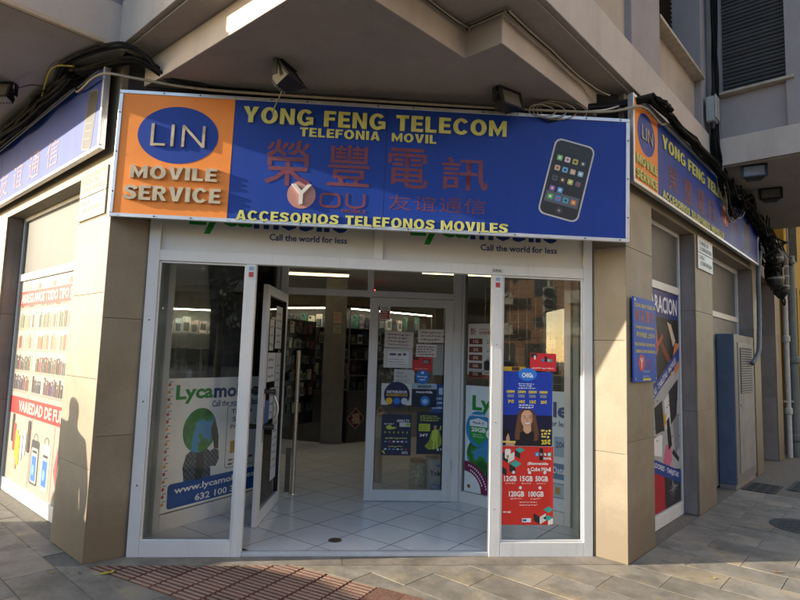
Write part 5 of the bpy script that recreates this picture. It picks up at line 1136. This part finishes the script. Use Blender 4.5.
# two thick ducts that bend at the left corner
for k, lab in enumerate(('outer thick grey cable duct bending at the left corner', 'inner thick grey cable duct bending at the left corner')):
    pth = cat_path([Fp(FL, -.9, -.2+.0*k, 3.62), Fp(FL, -.42, -.24-.03*k, 3.635), (-1.72, -.34-.05*k, 3.63), (-1.52, -.34-.04*k, 3.57), (-1.40, -.30, 3.47), (-1.1, -.24, 3.43)], 10)
    tag(obj('cable_duct', MB().tube(pth, .012, 10), GREYCABLE, None, I4, smooth=True), lab, 'cable')
pth = cat_path([Fp(FL, -1.2, -.2, 3.60), Fp(FL, -.6, -.3, 3.63), Fp(FL, -.35, -.22, 3.60)], 8)
tag(obj('yellow_cable', MB().tube(pth, .007, 6), LEAFY, None, I4, smooth=True), 'short yellow cable in the dark bundle above the left board', 'cable')
# coil of cable at the right corner
cl_ = thing('cable_coil', 'coil of grey and black cable lying above the right corner of the main board', 'cables', Fp and T(*Fp(FR, .35, -.19, 3.60)))
for k in range(6):
    rr_ = .11+rc.uniform(-.02, .02); pp = [Vector(Fp(FR, .33+rr_*math.cos(a)*1.1, -.19+rc.uniform(-.01, .01)+rr_*.45*math.sin(a), 3.60+.03*math.sin(a)+.004*k)) for a in [i*math.pi/10 for i in range(21)]]
    obj('cable', MB().tube(pp, .010, 6), GREYCABLE if k % 2 else CABLE, cl_, I4, smooth=True)
# pale conduit that follows the top of the three boards
cp = [Fp(FL, -5, -.11, 3.60), Fp(FL, -2.2, -.11, 3.585), Fp(FL, -1.9, -.115, 3.56), Fp(FL, -.75, -.115, 3.565), Fp(FL, -.55, -.115, 3.50), Fp(FL, -.05, -.13, 3.475), (-1.62, -.27, 3.44), (-1.3, -.265, 3.405), (-.9, -.28, 3.385), (0, -.325, 3.37), (1.0, -.372, 3.36), (1.85, -.40, 3.375), Fp(FR, .02, -.125, 3.50), Fp(FR, .5, -.12, 3.52), Fp(FR, .85, -.12, 3.60), Fp(FR, 2.3, -.12, 3.615)]
tag(obj('conduit', MB().tube([Vector(p) for p in cat_path(cp, 5)], .0095, 8), BEIGECABLE, None, I4, smooth=True), 'thin pale conduit running along the top of the three boards', 'conduit')
# loose loops above the board, right of the second lamp
lp = thing('cable_loops', 'loose beige cable loops hanging over the top edge of the main board', 'cables', T(1.45, -.30, 3.38))
for k in range(4):
    rr_ = .075+.02*k; cx_ = 1.38+.06*k; pp = [Vector((cx_+rr_*1.35*math.cos(a), -.405+.012*k+.01*math.sin(a*2), 3.35+rr_*.62*math.sin(a)+.01*k)) for a in [i*math.pi/12 for i in range(25)]]
    obj('cable', MB().tube(pp, .005, 6), BEIGECABLE, lp, I4, smooth=True)
obj('cable', MB().tube(cat_path([(1.30, -.37, 3.37), (1.42, -.385, 3.28), (1.55, -.375, 3.30), (1.58, -.37, 3.22)], 8), .005, 6), CABLE, lp, I4, smooth=True)
obj('cable', MB().tube(cat_path([(1.5, -.36, 3.37), (1.7, -.35, 3.39), (1.9, -.32, 3.43), (2.05, -.26, 3.50)], 8), .007, 6), mat('white_cable', (.5, .49, .46), .5), lp, I4, smooth=True)
tag(obj('lamp_cable', MB().tube(cat_path([(-.50, -.58, 3.34), (-.55, -.42, 3.32), (-.60, -.29, 3.30), (-.62, -.275, 3.24)], 8), .005, 6), BEIGECABLE, None, I4, smooth=True), 'thin beige lead dropping from the lamp above FENG to the board', 'cable')
# wires on the corner overhang's edge
wp_ = [(-.05, -1.53, 3.648), (.40, -1.14, 3.645), (.685, -.905, 3.64), (.70, -.92, 3.64), (.885, -1.115, 3.64), (.93, -1.085, 3.635), (1.3, -.755, 3.62), (1.75, -.36, 3.60), (1.95, -.26, 3.58)]
t = thing('cable_bundle', 'thin pale cables clipped along the stepped edge of the corner overhang', 'cables', T(.7, -.9, 3.64))
for k in range(3): obj('cable', MB().tube([Vector(p)+Vector((.012*(k-1), -.012*k-.012, -.008*k)) for p in cat_path(wp_, 6, .008)], .006, 6), (BEIGECABLE, GREYCABLE, BEIGECABLE)[k], t, I4, smooth=True)
tag(obj('lamp_cable', MB().tube(cat_path([Fp(FL, -1.25, -.42, 3.60), Fp(FL, -.95, -.36, 3.58), Fp(FL, -.8, -.3, 3.55)], 8), .004, 6), CABLE, None, I4, smooth=True), 'thin black lead from the left lamp to the cable bundle', 'cable')
# junction box and splice boxes
jb = thing('junction_box', 'small grey junction box on the wall under the shuttered window', 'junction box', FR @ T(2.28, -.06, 4.15))
obj('box_body', MB().box(-.075, .075, -.09, 0, -.02, .26), mat('pale_box', (.34, .36, .35), .5, .12, 8), jb, bevel=.012); obj('box_lid', MB().box(-.082, .082, -.105, -.0905, .0, .27), mat('pale_box', (.34, .36, .35)), jb, bevel=.008); obj('cable_gland', MB().cyl((0, -.05, -.02), (0, -.05, -.09), .03, .02, 12), BLACK, jb)
for s, z, h, lab in ((5.45, 2.62, .62, 'long black cable splice box hanging nearest the board end'), (5.9, 2.55, .7, 'long black cable splice box hanging beside the pipes')):
    t = thing('splice_box', lab, 'splice box', FR @ T(s, -.17, z)); obj('box_body', MB().lathe([(.05, 0), (.10, .06), (.11, .12), (.11, h-.1), (.07, h-.03), (.05, h)], 16), BLACK, t, smooth=False)
    for k in range(3): obj('clamp_band', MB().lathe([(.113, .15+k*.15), (.118, .16+k*.15), (.113, .18+k*.15)], 16), GREYPAINT, t)
    obj('cable_tail', MB().tube(cat_path([Fp(I4, 0, 0, 0), (.04, -.03, -.12), (-.02, -.05, -.05), (.05, 0, .02)], 6), .012, 6), GREYCABLE, t)
brk = thing('wall_bracket', 'black lattice wall bracket carrying cables at the end of the right board', 'bracket', FR @ T(4.85, 0, 2.95))
for a, b in (((0, 0, 0), (0, -.4, .25)), ((0, 0, .5), (0, -.4, .25)), ((0, -.01, 0), (0, -.01, .55)), ((.3, 0, .1), (.0, -.4, .25)), ((0, 0, .25), (0, -.42, .25))): obj('strut', MB().cyl(a, b, .012, n=8), BLACK, brk)
hp = cat_path([Fp(FR, 4.78, -.1, 3.1), Fp(FR, 4.76, -.07, 2.7), Fp(FR, 4.82, -.06, 2.35), Fp(FR, 4.72, -.07, 2.0), Fp(FR, 4.50, -.09, 1.68), Fp(FR, 4.30, -.05, 1.52)], 8)
tag(obj('flexible_hose', MB().tube(hp, .03, 10), mat('blue_grey_hose', (.13, .165, .20), .5, .15, 12), None, I4, smooth=True), 'blue grey flexible hose hanging from the cables down to the steel cabinet', 'hose')

# ================================================================== inside the shop
IW = mat('shop_wall_paint', (.36, .33, .28), .7, .1, 2); DG = mat('dark_counter_laminate', (.075, .07, .066), .4, .2, 6, rvar=.1)
shop = thing('shop_interior', 'dim shop room with grey square column behind the glass', 'shop room', T(0, 5, .03))
obj('side_wall', MB().box(.50, 9, .47, .52, .03, 2.8), IW, shop, FR); obj('side_wall', MB().box(-9, -.5, .47, .52, .03, 2.8), IW, shop, FL)
obj('back_wall', MB().box(-6, 6, 8.5, 8.6, .03, 2.8), IW, shop, I4)
obj('ceiling', MB().prism_z([(-1.6, .55), (-.72, 1.56), (1.2, 1.54), (2.1, .6), (7, 5), (7, 9), (-7, 9), (-7, 5.2)], 2.75, 2.8), mat('ceiling_white', (.55, .54, .52)), shop, I4)
for a, b in (((-1.545, .035), (-1.53, .40)), ((1.955, .035), (2.05, .62))):
    d = (Vector(b)-Vector(a)).normalized(); n = Vector((-d.y, d.x))*.012
    obj('vestibule_side', MB().prism_z([(a[0]-n.x, a[1]-n.y), (b[0]-n.x, b[1]-n.y), (b[0]+n.x, b[1]+n.y), (a[0]+n.x, a[1]+n.y)], .03, 2.45), mat('pale_green_panel', (.42, .48, .44), .35, .1, 4), shop, I4)
colm = obj('column', MB().box(-.20, .15, 0, .35, .03, 2.75), mat('grey_column', (.21, .20, .185), .5, .15, 5), shop, frame(-.19, 4.985, 0))
for z0, z1, h in ((1.98, 2.16, 'b8a49c'), (1.82, 1.95, 'a8a89c')):
    t, hw, hh, y = card('notice', 'small printed notice %s on the grey column inside the shop' % ('with red print, upper,' if z0 > 1.9 else 'with grey print, lower,'), 'notice', frame(-.19, 4.985, 0), -.06, .07, z0, z1, h, -.002); prt(t, scribble(MB(), -hw*.8, hw*.8, -hh*.8, hh*.8, 4, y, .5), '9a4a44' if z0 > 1.9 else '55584c')
# goods: a few package shapes, coloured per object
def goods_mat(name, cols, face=.12):
    t = NT(name); oi = t.n("ShaderNodeObjectInfo")
    c = t.ramp(oi.outputs['Random'], [(k/len(cols), hexc(h)) for k, h in enumerate(cols)])
    t.t.nodes[-1].color_ramp.interpolation = 'CONSTANT'
    mp = t.n("ShaderNodeTexChecker"); 
    c = t.mix(t.ramp(t.noise(28, 3, .7, off=30.0), [(.5, (0,)*3), (.56, (face,)*3)]), c, (.7, .7, .68)); c = t.mix(t.ramp(t.noise(45, 3, .7, (1, 1, .5), off=17.0), [(.56, (0,)*3), (.6, (.6,)*3)]), c, (.03, .03, .04))
    t.bsdf(c, .3); return t.m
GD = goods_mat('package_print_dark', ['2a2c34', '5a6470', '8a8c90', '3a2a28', '6a5a3a', '2c4a78', '7a3030', 'b0b0ac', '24262a', '40404a', 'c2bda8', '2f5a4a'])
GW = goods_mat('package_print_white', ['d8d8d6', 'c8ccd0', 'e4e0d8', 'b8c4cc', 'd0b8b4', '90a8b8'], .2)
CLEAR = mat('clear_blister', (.13, .135, .14), .12, .1, 5)
def proto_box(m):
    b = MB().box(-.04, .04, -.02, .02, 0, .13); b.cur = 1; b.rect(-.03, .03, .03, .10, -.0205); return b.mesh('package', [m, CLEAR])
def proto_blister(m):
    b = MB(); b.prism_y(rr(-.045, .045, 0, .17, .008, 2), -.002, .002); b.cur = 1
    f = [(-.032, -.003, .02), (.032, -.003, .02), (.032, -.003, .11), (-.032, -.003, .11)]; g = [(-.026, -.022, .028), (.026, -.022, .028), (.026, -.022, .10), (-.026, -.022, .10)]
    b.add(f+g, [(4, 5, 6, 7), (0, 1, 5, 4), (1, 2, 6, 5), (2, 3, 7, 6), (3, 0, 4, 7)]); return b.mesh('package', [m, CLEAR])
def proto_case(m):
    b = MB(); b.prism_y(rr(-.04, .04, 0, .15, .014, 3), -.006, .006); b.cur = 1; b.prism_y(rr(-.026, -.004, .11, .14, .006, 2), -.008, -.0061); return b.mesh('package', [m, BLACK])
PD = [proto_box(GD), proto_blister(GD), proto_case(GD)]; PW = [proto_box(GW), proto_blister(GW)]
rg = random.Random(4); ngoods = 0
def fill(F, x0, x1, y, z, protos, label, group, smin=.8, smax=1.3, gap=.012, skip=.06):
    global ngoods
    x = x0
    while x < x1-.05:
        s = rg.uniform(smin, smax); wd = .09*s
        if rg.random() > skip:
            me = rg.choice(protos); o = bpy.data.objects.new('package', me)
            put(o, None, F @ T(x+wd/2, y+rg.uniform(-.02, .02), z+.0005) @ Matrix.Rotation(R(rg.uniform(-14, 14)), 4, 'Z') @ Matrix.Diagonal((s, s, s*rg.uniform(.8, 1.15), 1))); tag(o, label, 'package', group); ngoods += 1
        x += wd+gap
TUBE = emit('fluorescent_tube', (1, .74, .35), 2.4); STRIP = emit('shelf_light_strip', (1, .9, .65), 7.0); SPOT = emit('spot_lamp', (1, .93, .8), 8.0)
# display unit on the left behind the side pane
FA = frame(-3.05, 3.75, 6)
ua = thing('display_unit', 'grey display unit with a lit top shelf of white packages behind the left pane', 'display unit', FA)
GU = mat('light_grey_unit', (.40, .41, .42), .45, .08, 5)
obj('back_panel', MB().box(0, 2.0, .36, .38, .03, 2.05), mat('lit_back_panel', (.32, .31, .28), .6), ua); obj('shelf', MB().box(0, 2.0, .02, .359, 1.70, 1.72), GU, ua); obj('shelf_fascia', MB().box(0, 2.0, 0, .0195, 1.50, 1.70), GU, ua); obj('shelf_fascia', MB().box(0, 2.0, -.01, .0, 1.49, 1.51), STEEL, ua)
obj('shelf', MB().box(0, 2.0, .02, .359, 1.15, 1.17), GU, ua); obj('base', MB().box(0, 2.0, .0, .359, .03, .6), GU, ua)
for x in (0, .98, 1.97): obj('side_panel', MB().box(x, x+.02, .0205, .358, .601, 1.695), GU, ua)
obj('canopy', MB().box(0, 2.0, -.06, .359, 2.05, 2.08), GU, ua); obj('light_strip', MB().box(.02, 1.98, -.05, -.02, 2.035, 2.0495), STRIP, ua)
fill(FA, .05, 1.95, .18, 1.721, PW, 'white package on the lit top shelf behind the left pane', 'white packages on the lit shelf', .95, 1.45, .004, .02); fill(FA, .05, 1.95, .16, 1.171, PD, 'small dark package under the lit shelf behind the left pane', 'dark packages under the lit shelf', 1.0, 1.7, .006, .02)
# two glass showcases that meet at the column
def showcase(F, L, label, seed, levels, protos, glabel, group):
    t = thing('glass_showcase', label, 'showcase', F); 
    obj('base', MB().box(.0, L, 0, .40, .03, .86), DG, t); obj('plinth', MB().box(.02, L, .03, .38, .029, .03), BLACK, t)
    for k in range(int(L/.45)+1): obj('base_panel', MB().box(.02+k*.45, min(L-.01, .45+k*.45), -.012, -.0005, .10, .80), DG, t, bevel=.003)
    obj('back_panel', MB().box(0, L, .385, .40, .8605, 2.25), mat('dim_back_panel', (.10, .09, .08), .6), t); obj('top_board', MB().box(0, L, 0, .40, 2.25, 2.30), DG, t)
    for z in levels: obj('glass_shelf', MB().box(.01, L-.01, .03, .384, z-.012, z), mat('shelf_glass_edge', (.16, .22, .20), .15, .1), t)
    for x in (0, L-.02): obj('corner_post', MB().box(x, x+.02, .0, .02, .8605, 2.2495), STEEL, t)
    obj('light_strip', MB().box(.03, L-.03, .03, .05, 2.235, 2.2495), STRIP, t)
    for z, lw in zip(levels, ('lowest', 'second lowest', 'middle', 'second highest', 'top')): fill(F, .04, L-.04, .20, z, protos, glabel.replace('in the', 'on the %s shelf of the' % lw), group, 1.0, 1.6)
    return t
lv = (.875, 1.13, 1.40, 1.66, 1.92)
F1 = frame(-1.50, 5.66, -26); F2 = frame(.02, 5.08, 35)
showcase(F1, 1.24, 'glass showcase of phone accessories left of the grey column', 1, lv, PD, 'small packaged phone accessory in the showcase left of the column', 'accessories left of the column')
showcase(F2, 1.9, 'glass showcase of phone accessories right of the grey column', 2, lv, PD+PW[:1], 'small packaged phone accessory in the showcase right of the column', 'accessories right of the column')
for k, (x, lab) in enumerate(((.18, 'nearest dark red paper diamond with a gold character on the counter right of the column'), (.70, 'second dark red paper diamond on the counter, partly behind the closed door frame'))):
    M = F2 @ T(x, -.0135, .42) @ Matrix.Rotation(R(45), 4, 'Y')
    t = thing('paper_diamond', lab, 'paper charm', M); obj('sheet', MB().box(-.13, .13, -.001, 0, -.13, .13), flat('5a2a30'), t); m = MB()
    for a in ((-.13, .13, .115, .13), (-.13, .13, -.13, -.115), (-.13, -.115, -.1149, .1149), (.115, .13, -.1149, .1149)): m.rect(*a, -.0016)
    obj('print', m, flat('b89a88'), t); text('福', -.085, .085, -.09, .09, -.0018, flat('c9ad98'), t, F2 @ T(x, -.0135, .42), bold=.02)
# wall of hanging goods far left of the column and wire grid on the right
FH = frame(-1.08, 4.15, 62)
hg = thing('peg_rack', 'dark rack of hanging accessories seen through the gap beside the open leaf', 'rack', FH); obj('back_board', MB().box(0, 1.15, .0, .02, .35, 2.0), BLACK, hg)
for z, lw in zip((.55, .80, 1.05, 1.30, 1.55, 1.78), ('lowest', 'second', 'third', 'fourth', 'fifth', 'topmost')): fill(FH, .02, 1.13, -.03, z, PD, 'small accessory hanging in the %s row of the dark rack beside the open leaf' % lw, 'accessories hanging on the dark rack', .8, 1.2, .01, .1)
FG = frame(1.62, 2.25, -30)
wg = thing('wire_grid', 'wire grid panel inside the shop behind the right panes', 'grid panel', FG); m = MB()
for k in range(19): m.box(.0+k*.1-.003, k*.1+.003, 0, .006, .3, 2.45)
for k in range(22): m.box(0, 1.8, .006, .012, .32+k*.1-.003, .32+k*.1+.003)
o = obj('grid_wires', m, mat('grid_wire', (.42, .40, .36), .4, metal=.6), wg)
for z in (1.38, 1.62): fill(FG, .05, 1.2, -.03, z, PD+PW, 'packaged accessory hanging on the wire grid behind the right panes', 'packages on the wire grid', .9, 1.2, .07, .25)
# black printer and green object on a shelf behind the red card
ps = thing('printer', 'black low printer on a shelf above the blue poster behind the outer pane', 'printer', T(1.55, 1.32, 1.37)); obj('printer_body', MB().box(-.17, .17, -.10, .10, 0, .09), BLACK, ps, bevel=.008); obj('paper_tray', MB().box(-.13, .13, -.13, -.101, .02, .035), mat('pale_grey_door', (.3, .3, .3)), ps); obj('printer_lid', MB().box(-.16, .16, -.09, .09, .0905, .10), GREYPAINT, ps)
obj('printer_shelf', MB().box(-.3, .3, -.12, .14, -.02, -.001), GU, ps)
# fairy light and ceiling lamps
for k, (x, y, a, lab) in enumerate(((-2.2, 2.75, 70, 'lit yellowish fluorescent lamp on the ceiling behind the left pane'), (-.6, 4.3, 0, 'fluorescent lamp on the ceiling above the column'), (1.6, 3.6, 0, 'fluorescent lamp on the ceiling behind the closed door'), (-2.0, 6.9, 0, 'fluorescent lamp at the back of the shop'))):
    t = thing('ceiling_lamp', lab, 'ceiling lamp', frame(x, y, a, 2.75), 'lamps on the shop ceiling'); obj('lamp_body', MB().box(-.6, .6, -.06, .06, -.05, 0), GU, t); obj('tube', MB().cyl((-.57, 0, -.07), (.57, 0, -.07), .016, n=10), TUBE, t, smooth=True)
for x in (-2.02, -1.84): 
    t = thing('spot_lamp', 'small round white spot lamp, %s of a pair, above the lit shelf' % ('left' if x < -2 else 'right'), 'spot lamp', T(x, 4.9, 2.24)); obj('lamp_housing', MB().cyl((0, 0, 0), (0, .10, .04), .045, .03, 14), BLACK, t); obj('lamp_face', MB().cyl((0, -.001, 0), (0, -.012, -.004), .04, .038, 16), SPOT, t); obj('lamp_stem', MB().box(-.008, .008, .05, .066, .03, .51), BLACK, t)
# figure of red lights on top of the right showcase
t = thing('christmas_tree', 'small dark artificial tree with red lights on top of the right showcase', 'christmas tree', F2 @ T(.62, .18, 2.30)); obj('trunk', MB().cyl((0, 0, 0), (0, 0, .1), .015, n=8), BLACK, t)
m = MB()
for k in range(260):
    z = rg.uniform(.03, .36); r_ = .12*(1-z/.40); a = rg.uniform(0, 6.28); p = Vector((r_*math.cos(a), r_*math.sin(a), z)); d = Vector((math.cos(a), math.sin(a), -.5))*.04; s = Vector((-math.sin(a), math.cos(a), 0))*.006
    m.add([p-s, p+s, p+d], [(0, 1, 2)])
obj('needles', m, mat('dark_needles', (.02, .04, .02), .7), t)
m = MB()
for k in range(7): z = .05+.045*k; r_ = .12*(1-z/.4); a = -1.6+rg.uniform(-1, 1); m.lathe([(.004, -.01), (.009, 0), (.004, .01)], 8, (r_*math.cos(a), r_*math.sin(a)-.01, z))
obj('red_light', m, emit('red_light', (1, .05, .03), 5.0), t)
# containers on the floor behind the closed leaf
def wrap_text(body, r, zc, h, wd, m, parent, bold=.02, shear=0):
    me = text_mesh(body, -wd/2, wd/2, zc-h/2, zc+h/2, 0, 0, bold, shear)
    for v in me.vertices: a = v.co.x/r; v.co = ((r+.0012)*math.sin(a), -(r+.0012)*math.cos(a), v.co.z)
    me.materials.clear(); me.materials.append(m); return obj('lettering', me, m, parent)
tk = thing('tin', 'white tin lettered Tokio standing on the floor behind the closed door', 'tin', T(.995, 1.78, .03)); obj('tin_body', MB().lathe([(.112, 0), (.115, .01), (.115, .37), (.110, .385)], 28), mat('white_tin', (.52, .52, .52), .3, .06, 5), tk, smooth=False); obj('tin_lid', MB().lathe([(.118, .386), (.118, .41), (.10, .415)], 28), mat('tin_lid', (.45, .40, .32), .4), tk)
wrap_text('Tokio', .115, .235, .055, .16, flat('14151a'), tk, .03); wrap_text('I♥', .115, .31, .035, .05, flat('3a8ad0'), tk); wrap_text('chic', .115, .11, .09, .15, flat('2f7fd0'), tk, .0, .3)
jr_ = thing('jar', 'clear jar of pale sweets with rusty lid beside the white tin', 'jar', T(.79, 1.76, .03)); obj('jar_body', MB().lathe([(.082, 0), (.09, .012), (.09, .30), (.075, .33)], 24), mat('jar_contents', (.33, .33, .24), .35, .55, 40), jr_, smooth=False); obj('jar_lid', MB().lathe([(.080, .331), (.080, .365), (.07, .37)], 24), mat('rusty_lid', (.26, .14, .07), .5, .3, 20), jr_)
bx_ = thing('cardboard_tube', 'beige upright roll leaning on the floor behind the closed door', 'roll', T(.40, 2.3, .03)); obj('roll_body', MB().lathe([(.05, 0), (.05, .75)], 18), mat('beige_roll', (.34, .29, .22), .7), bx_); obj('roll_core', MB().lathe([(.03, .75), (.03, .76)], 14), BLACK, bx_)

# ================================================================== the street behind the photographer (seen mirrored in the panes)
def block(name, F, Wd, H, wallm, label, floors, bays, balc=True):
    t = thing(name, label, 'building', F); obj('wall', MB().box(-Wd/2, Wd/2, 0, 10, 0, H), wallm, t)
    fh = (H-3.5)/floors; bw_ = Wd/bays; win = MB().box(-.7, .7, -.04, -.001, 0, 1.7).mesh('window', mat('dark_window', (.03, .035, .04), .1)); rail = MB().box(-bw_*.42, bw_*.42, -1.0, -.002, -.15, 0).box(-bw_*.42, bw_*.42, -1.0, -.94, .0, .95).mesh('balcony', mat('balcony_cream', (.55, .48, .38), .7)); blind = MB().box(-.75, .75, -.08, -.041, .9, 1.75).mesh('awning', mat('rust_blind', (.28, .12, .06), .7))
    for f in range(floors):
        for b in range(bays):
            M = F @ T(-Wd/2+(b+.5)*bw_, 0, 3.5+f*fh+.9); w_ = obj('window', win, None, t, M)
            if balc and b % 3 != 2: obj('balcony', rail, None, t, M @ T(0, 0, -.6))
            if (f+b) % 3: obj('awning', blind, None, t, M)
    for b in range(bays): obj('shop_opening', MB().box(-bw_*.38, bw_*.38, -.03, -.001, 0, 2.8), mat('dark_window', (.03, .035, .04)), t, F @ T(-Wd/2+(b+.5)*bw_, 0, .1))
block('apartment_block', frame(26, -40, 180+38), 50, 15, mat('orange_brick', (.36, .20, .11), .85, .15, 3), 'orange brick block with cream balconies across the square, mirrored in the right pane', 4, 12)
block('apartment_block', frame(-17, -52, 180-8), 56, 14, mat('dull_brick', (.16, .12, .10), .85, .15, 3), 'dull brown block across the square, mirrored in the left pane', 3, 12)
block('apartment_block', FR @ T(24, -11.5, 0) @ Matrix.Rotation(R(180), 4, 'Z'), 42, 18, mat('bounce_cream_render', (.62, .54, .43), .85, .12, 3), 'unseen cream block added across the right hand street for shade and bounce light', 4, 10)  # unseen block added to deepen the street shade and bounce warm light
def tree(x, y, h, r, seed, label):
    q = random.Random(seed); t = thing('street_tree', label, 'tree', T(x, y, 0), 'street trees across the road'); m = MB(); m.tube([(0, 0, 0), (.05, .02, h*.3), (.0, .05, h*.55), (.1, 0, h*.8)], [.14, .11, .08, .03], 10)
    for k in range(9): a = k*2.4; z0 = h*(.35+.05*k); m.tube([(0, .02, z0), (r*.45*math.cos(a), r*.45*math.sin(a), z0+.5), (r*.8*math.cos(a), r*.8*math.sin(a), z0+.9)], [.06, .035, .012], 6)
    obj('trunk', m, mat('bark', (.10, .075, .055), .9, .25, 12, bump=.5), t); cr = MB(); cl = [(q.gauss(0, r*.42), q.gauss(0, r*.42), h*.68+q.gauss(0, h*.13), q.uniform(.35, .75)) for _ in range(26)]
    for k in range(3200):
        cx, cy, cz, cr_ = q.choice(cl); p = Vector((cx+q.gauss(0, cr_*.5), cy+q.gauss(0, cr_*.5), cz+q.gauss(0, cr_*.42))); a = Vector((q.uniform(-1, 1), q.uniform(-1, 1), q.uniform(-1, 1)))*.07; b = Vector((q.uniform(-1, 1), q.uniform(-1, 1), q.uniform(-1, 1)))*.05
        cr.add([p-a, p+b, p+a, p-b], [(0, 1, 2, 3)])
    obj('crown', cr, mat('tree_leaves', (.05, .075, .025), .6, .4, 2), t)
tree(4.2, -15.5, 5.6, 1.4, 1, 'leafy street tree across the road, mirrored in the right pane'); tree(-4.2, -14.5, 6.0, 2.1, 2, 'leafy street tree across the road, mirrored in the left pane'); tree(-7.6, -16, 6.5, 2.4, 3, 'larger street tree across the road, mirrored at the left edge'); tree(9.5, -16, 5.5, 1.5, 4, 'smaller street tree across the road before the orange block')
tf = thing('traffic_light', 'pale green traffic light post across the road, mirrored in the right pane', 'traffic light', frame(5.15, -9.7, 30)); PG = mat('pale_green_post', (.42, .45, .34), .5, .1, 6)
obj('post', MB().lathe([(.11, 0), (.09, .4), (.06, .5), (.06, 3.5), (.04, 3.55)], 16), PG, tf); obj('signal_head', MB().box(-.16, .16, -.14, .12, 2.45, 3.35), PG, tf, bevel=.02)
for k, h in enumerate(('2a6a3a', '6a5a20', '6a2420')): obj('lens', MB().cyl((0, .121, 2.62+.28*k), (0, .13, 2.62+.28*k), .10, n=20), flat(h), tf); obj('visor', MB().lathe([(.12, 0), (.12, .16)], 16), BLACK, tf, WM[tf.name] @ T(0, .121, 2.62+.28*k) @ Matrix.Rotation(R(-90), 4, 'X'))
# ------------------------------------------------------------------ unseen things left of the frame; the containers are added for their shadows
def container(F, label):
    t = thing('shade_container', label, 'container', F, 'unseen containers added to shade the paving'); G = mat('green_container', (.03, .12, .06), .45, .15, 4)
    obj('container_body', MB().add([(-.62, -.48, .12), (.62, -.48, .12), (.62, .48, .12), (-.62, .48, .12), (-.70, -.55, 1.22), (.70, -.55, 1.22), (.70, .55, 1.22), (-.70, .55, 1.22)], [(0, 3, 2, 1), (4, 5, 6, 7), (0, 1, 5, 4), (1, 2, 6, 5), (2, 3, 7, 6), (3, 0, 4, 7)]), G, t, bevel=.02)
    obj('container_lid', MB().prism_y([(-.73, 1.225), (.73, 1.225), (.66, 1.36), (.3, 1.44), (-.3, 1.44), (-.66, 1.36)], -.57, .57), G, t, bevel=.02)
    for x in (-.5, .5):
        for y in (-.4, .4): obj('wheel', MB().cyl((x-.03, y, .10), (x+.03, y, .10), .10, n=16), BLACK, t)
    obj('handle', MB().tube([(-.3, -.56, 1.1), (-.3, -.62, 1.1), (.3, -.62, 1.1), (.3, -.56, 1.1)], .015, 6), STEEL, t)
for k, (x, y) in enumerate(((-6.2, -.22), (-5.18, -1.32), (-4.17, -2.42))): container(frame(x, y, -47.4), 'unseen green container added left of the picture to shade the paving, %s of three' % ('farthest', 'middle', 'nearest')[k])
def person(M, label):
    t = thing('person', label, 'person', M)
    V = dict(pel=(0, 0, .95, .19), chest=(0, .01, 1.26, .20), neck=(0, 0, 1.46, .06), head=(0, -.02, 1.60, .10), crown=(0, -.01, 1.68, .07), shl=(.19, 0, 1.39, .085), shr=(-.19, 0, 1.39, .085), ell=(.25, .03, 1.12, .07), elr=(-.25, .03, 1.12, .07), wrl=(.24, -.06, .88, .034), wrr=(-.24, -.06, .88, .034), hal=(.235, -.09, .78, .036), har=(-.235, -.09, .78, .036), hil=(.10, 0, .86, .13), hir=(-.10, 0, .86, .13), knl=(.10, -.02, .50, .085), knr=(-.11, .04, .50, .085), anl=(.11, .02, .09, .045), anr=(-.14, .10, .09, .045), tol=(.13, -.15, .045, .04), tor=(-.16, -.06, .045, .04))
    nm = list(V); E_ = [('pel', 'chest'), ('chest', 'neck'), ('neck', 'head'), ('head', 'crown'), ('chest', 'shl'), ('chest', 'shr'), ('shl', 'ell'), ('shr', 'elr'), ('ell', 'wrl'), ('elr', 'wrr'), ('wrl', 'hal'), ('wrr', 'har'), ('pel', 'hil'), ('pel', 'hir'), ('hil', 'knl'), ('hir', 'knr'), ('knl', 'anl'), ('knr', 'anr'), ('anl', 'tol'), ('anr', 'tor')]
    me = bpy.data.meshes.new('body'); me.from_pydata([V[k][:3] for k in nm], [(nm.index(a), nm.index(b)) for a, b in E_], []); me.materials.append(mat('dark_clothing', (.06, .06, .075), .85, .2, 8)); o = bpy.data.objects.new('body', me); put(o, t, M); o.modifiers.new('skin', 'SKIN')
    for i, k in enumerate(nm): d = me.skin_vertices[0].data[i]; d.radius = (V[k][3], V[k][3]); d.use_root = (k == 'pel')
    o.modifiers.new('subdiv', 'SUBSURF').levels = 1; o.modifiers['subdiv'].render_levels = 2
person(frame(-4.0, .02, 92), 'person in dark clothes standing on the left pavement outside the picture')
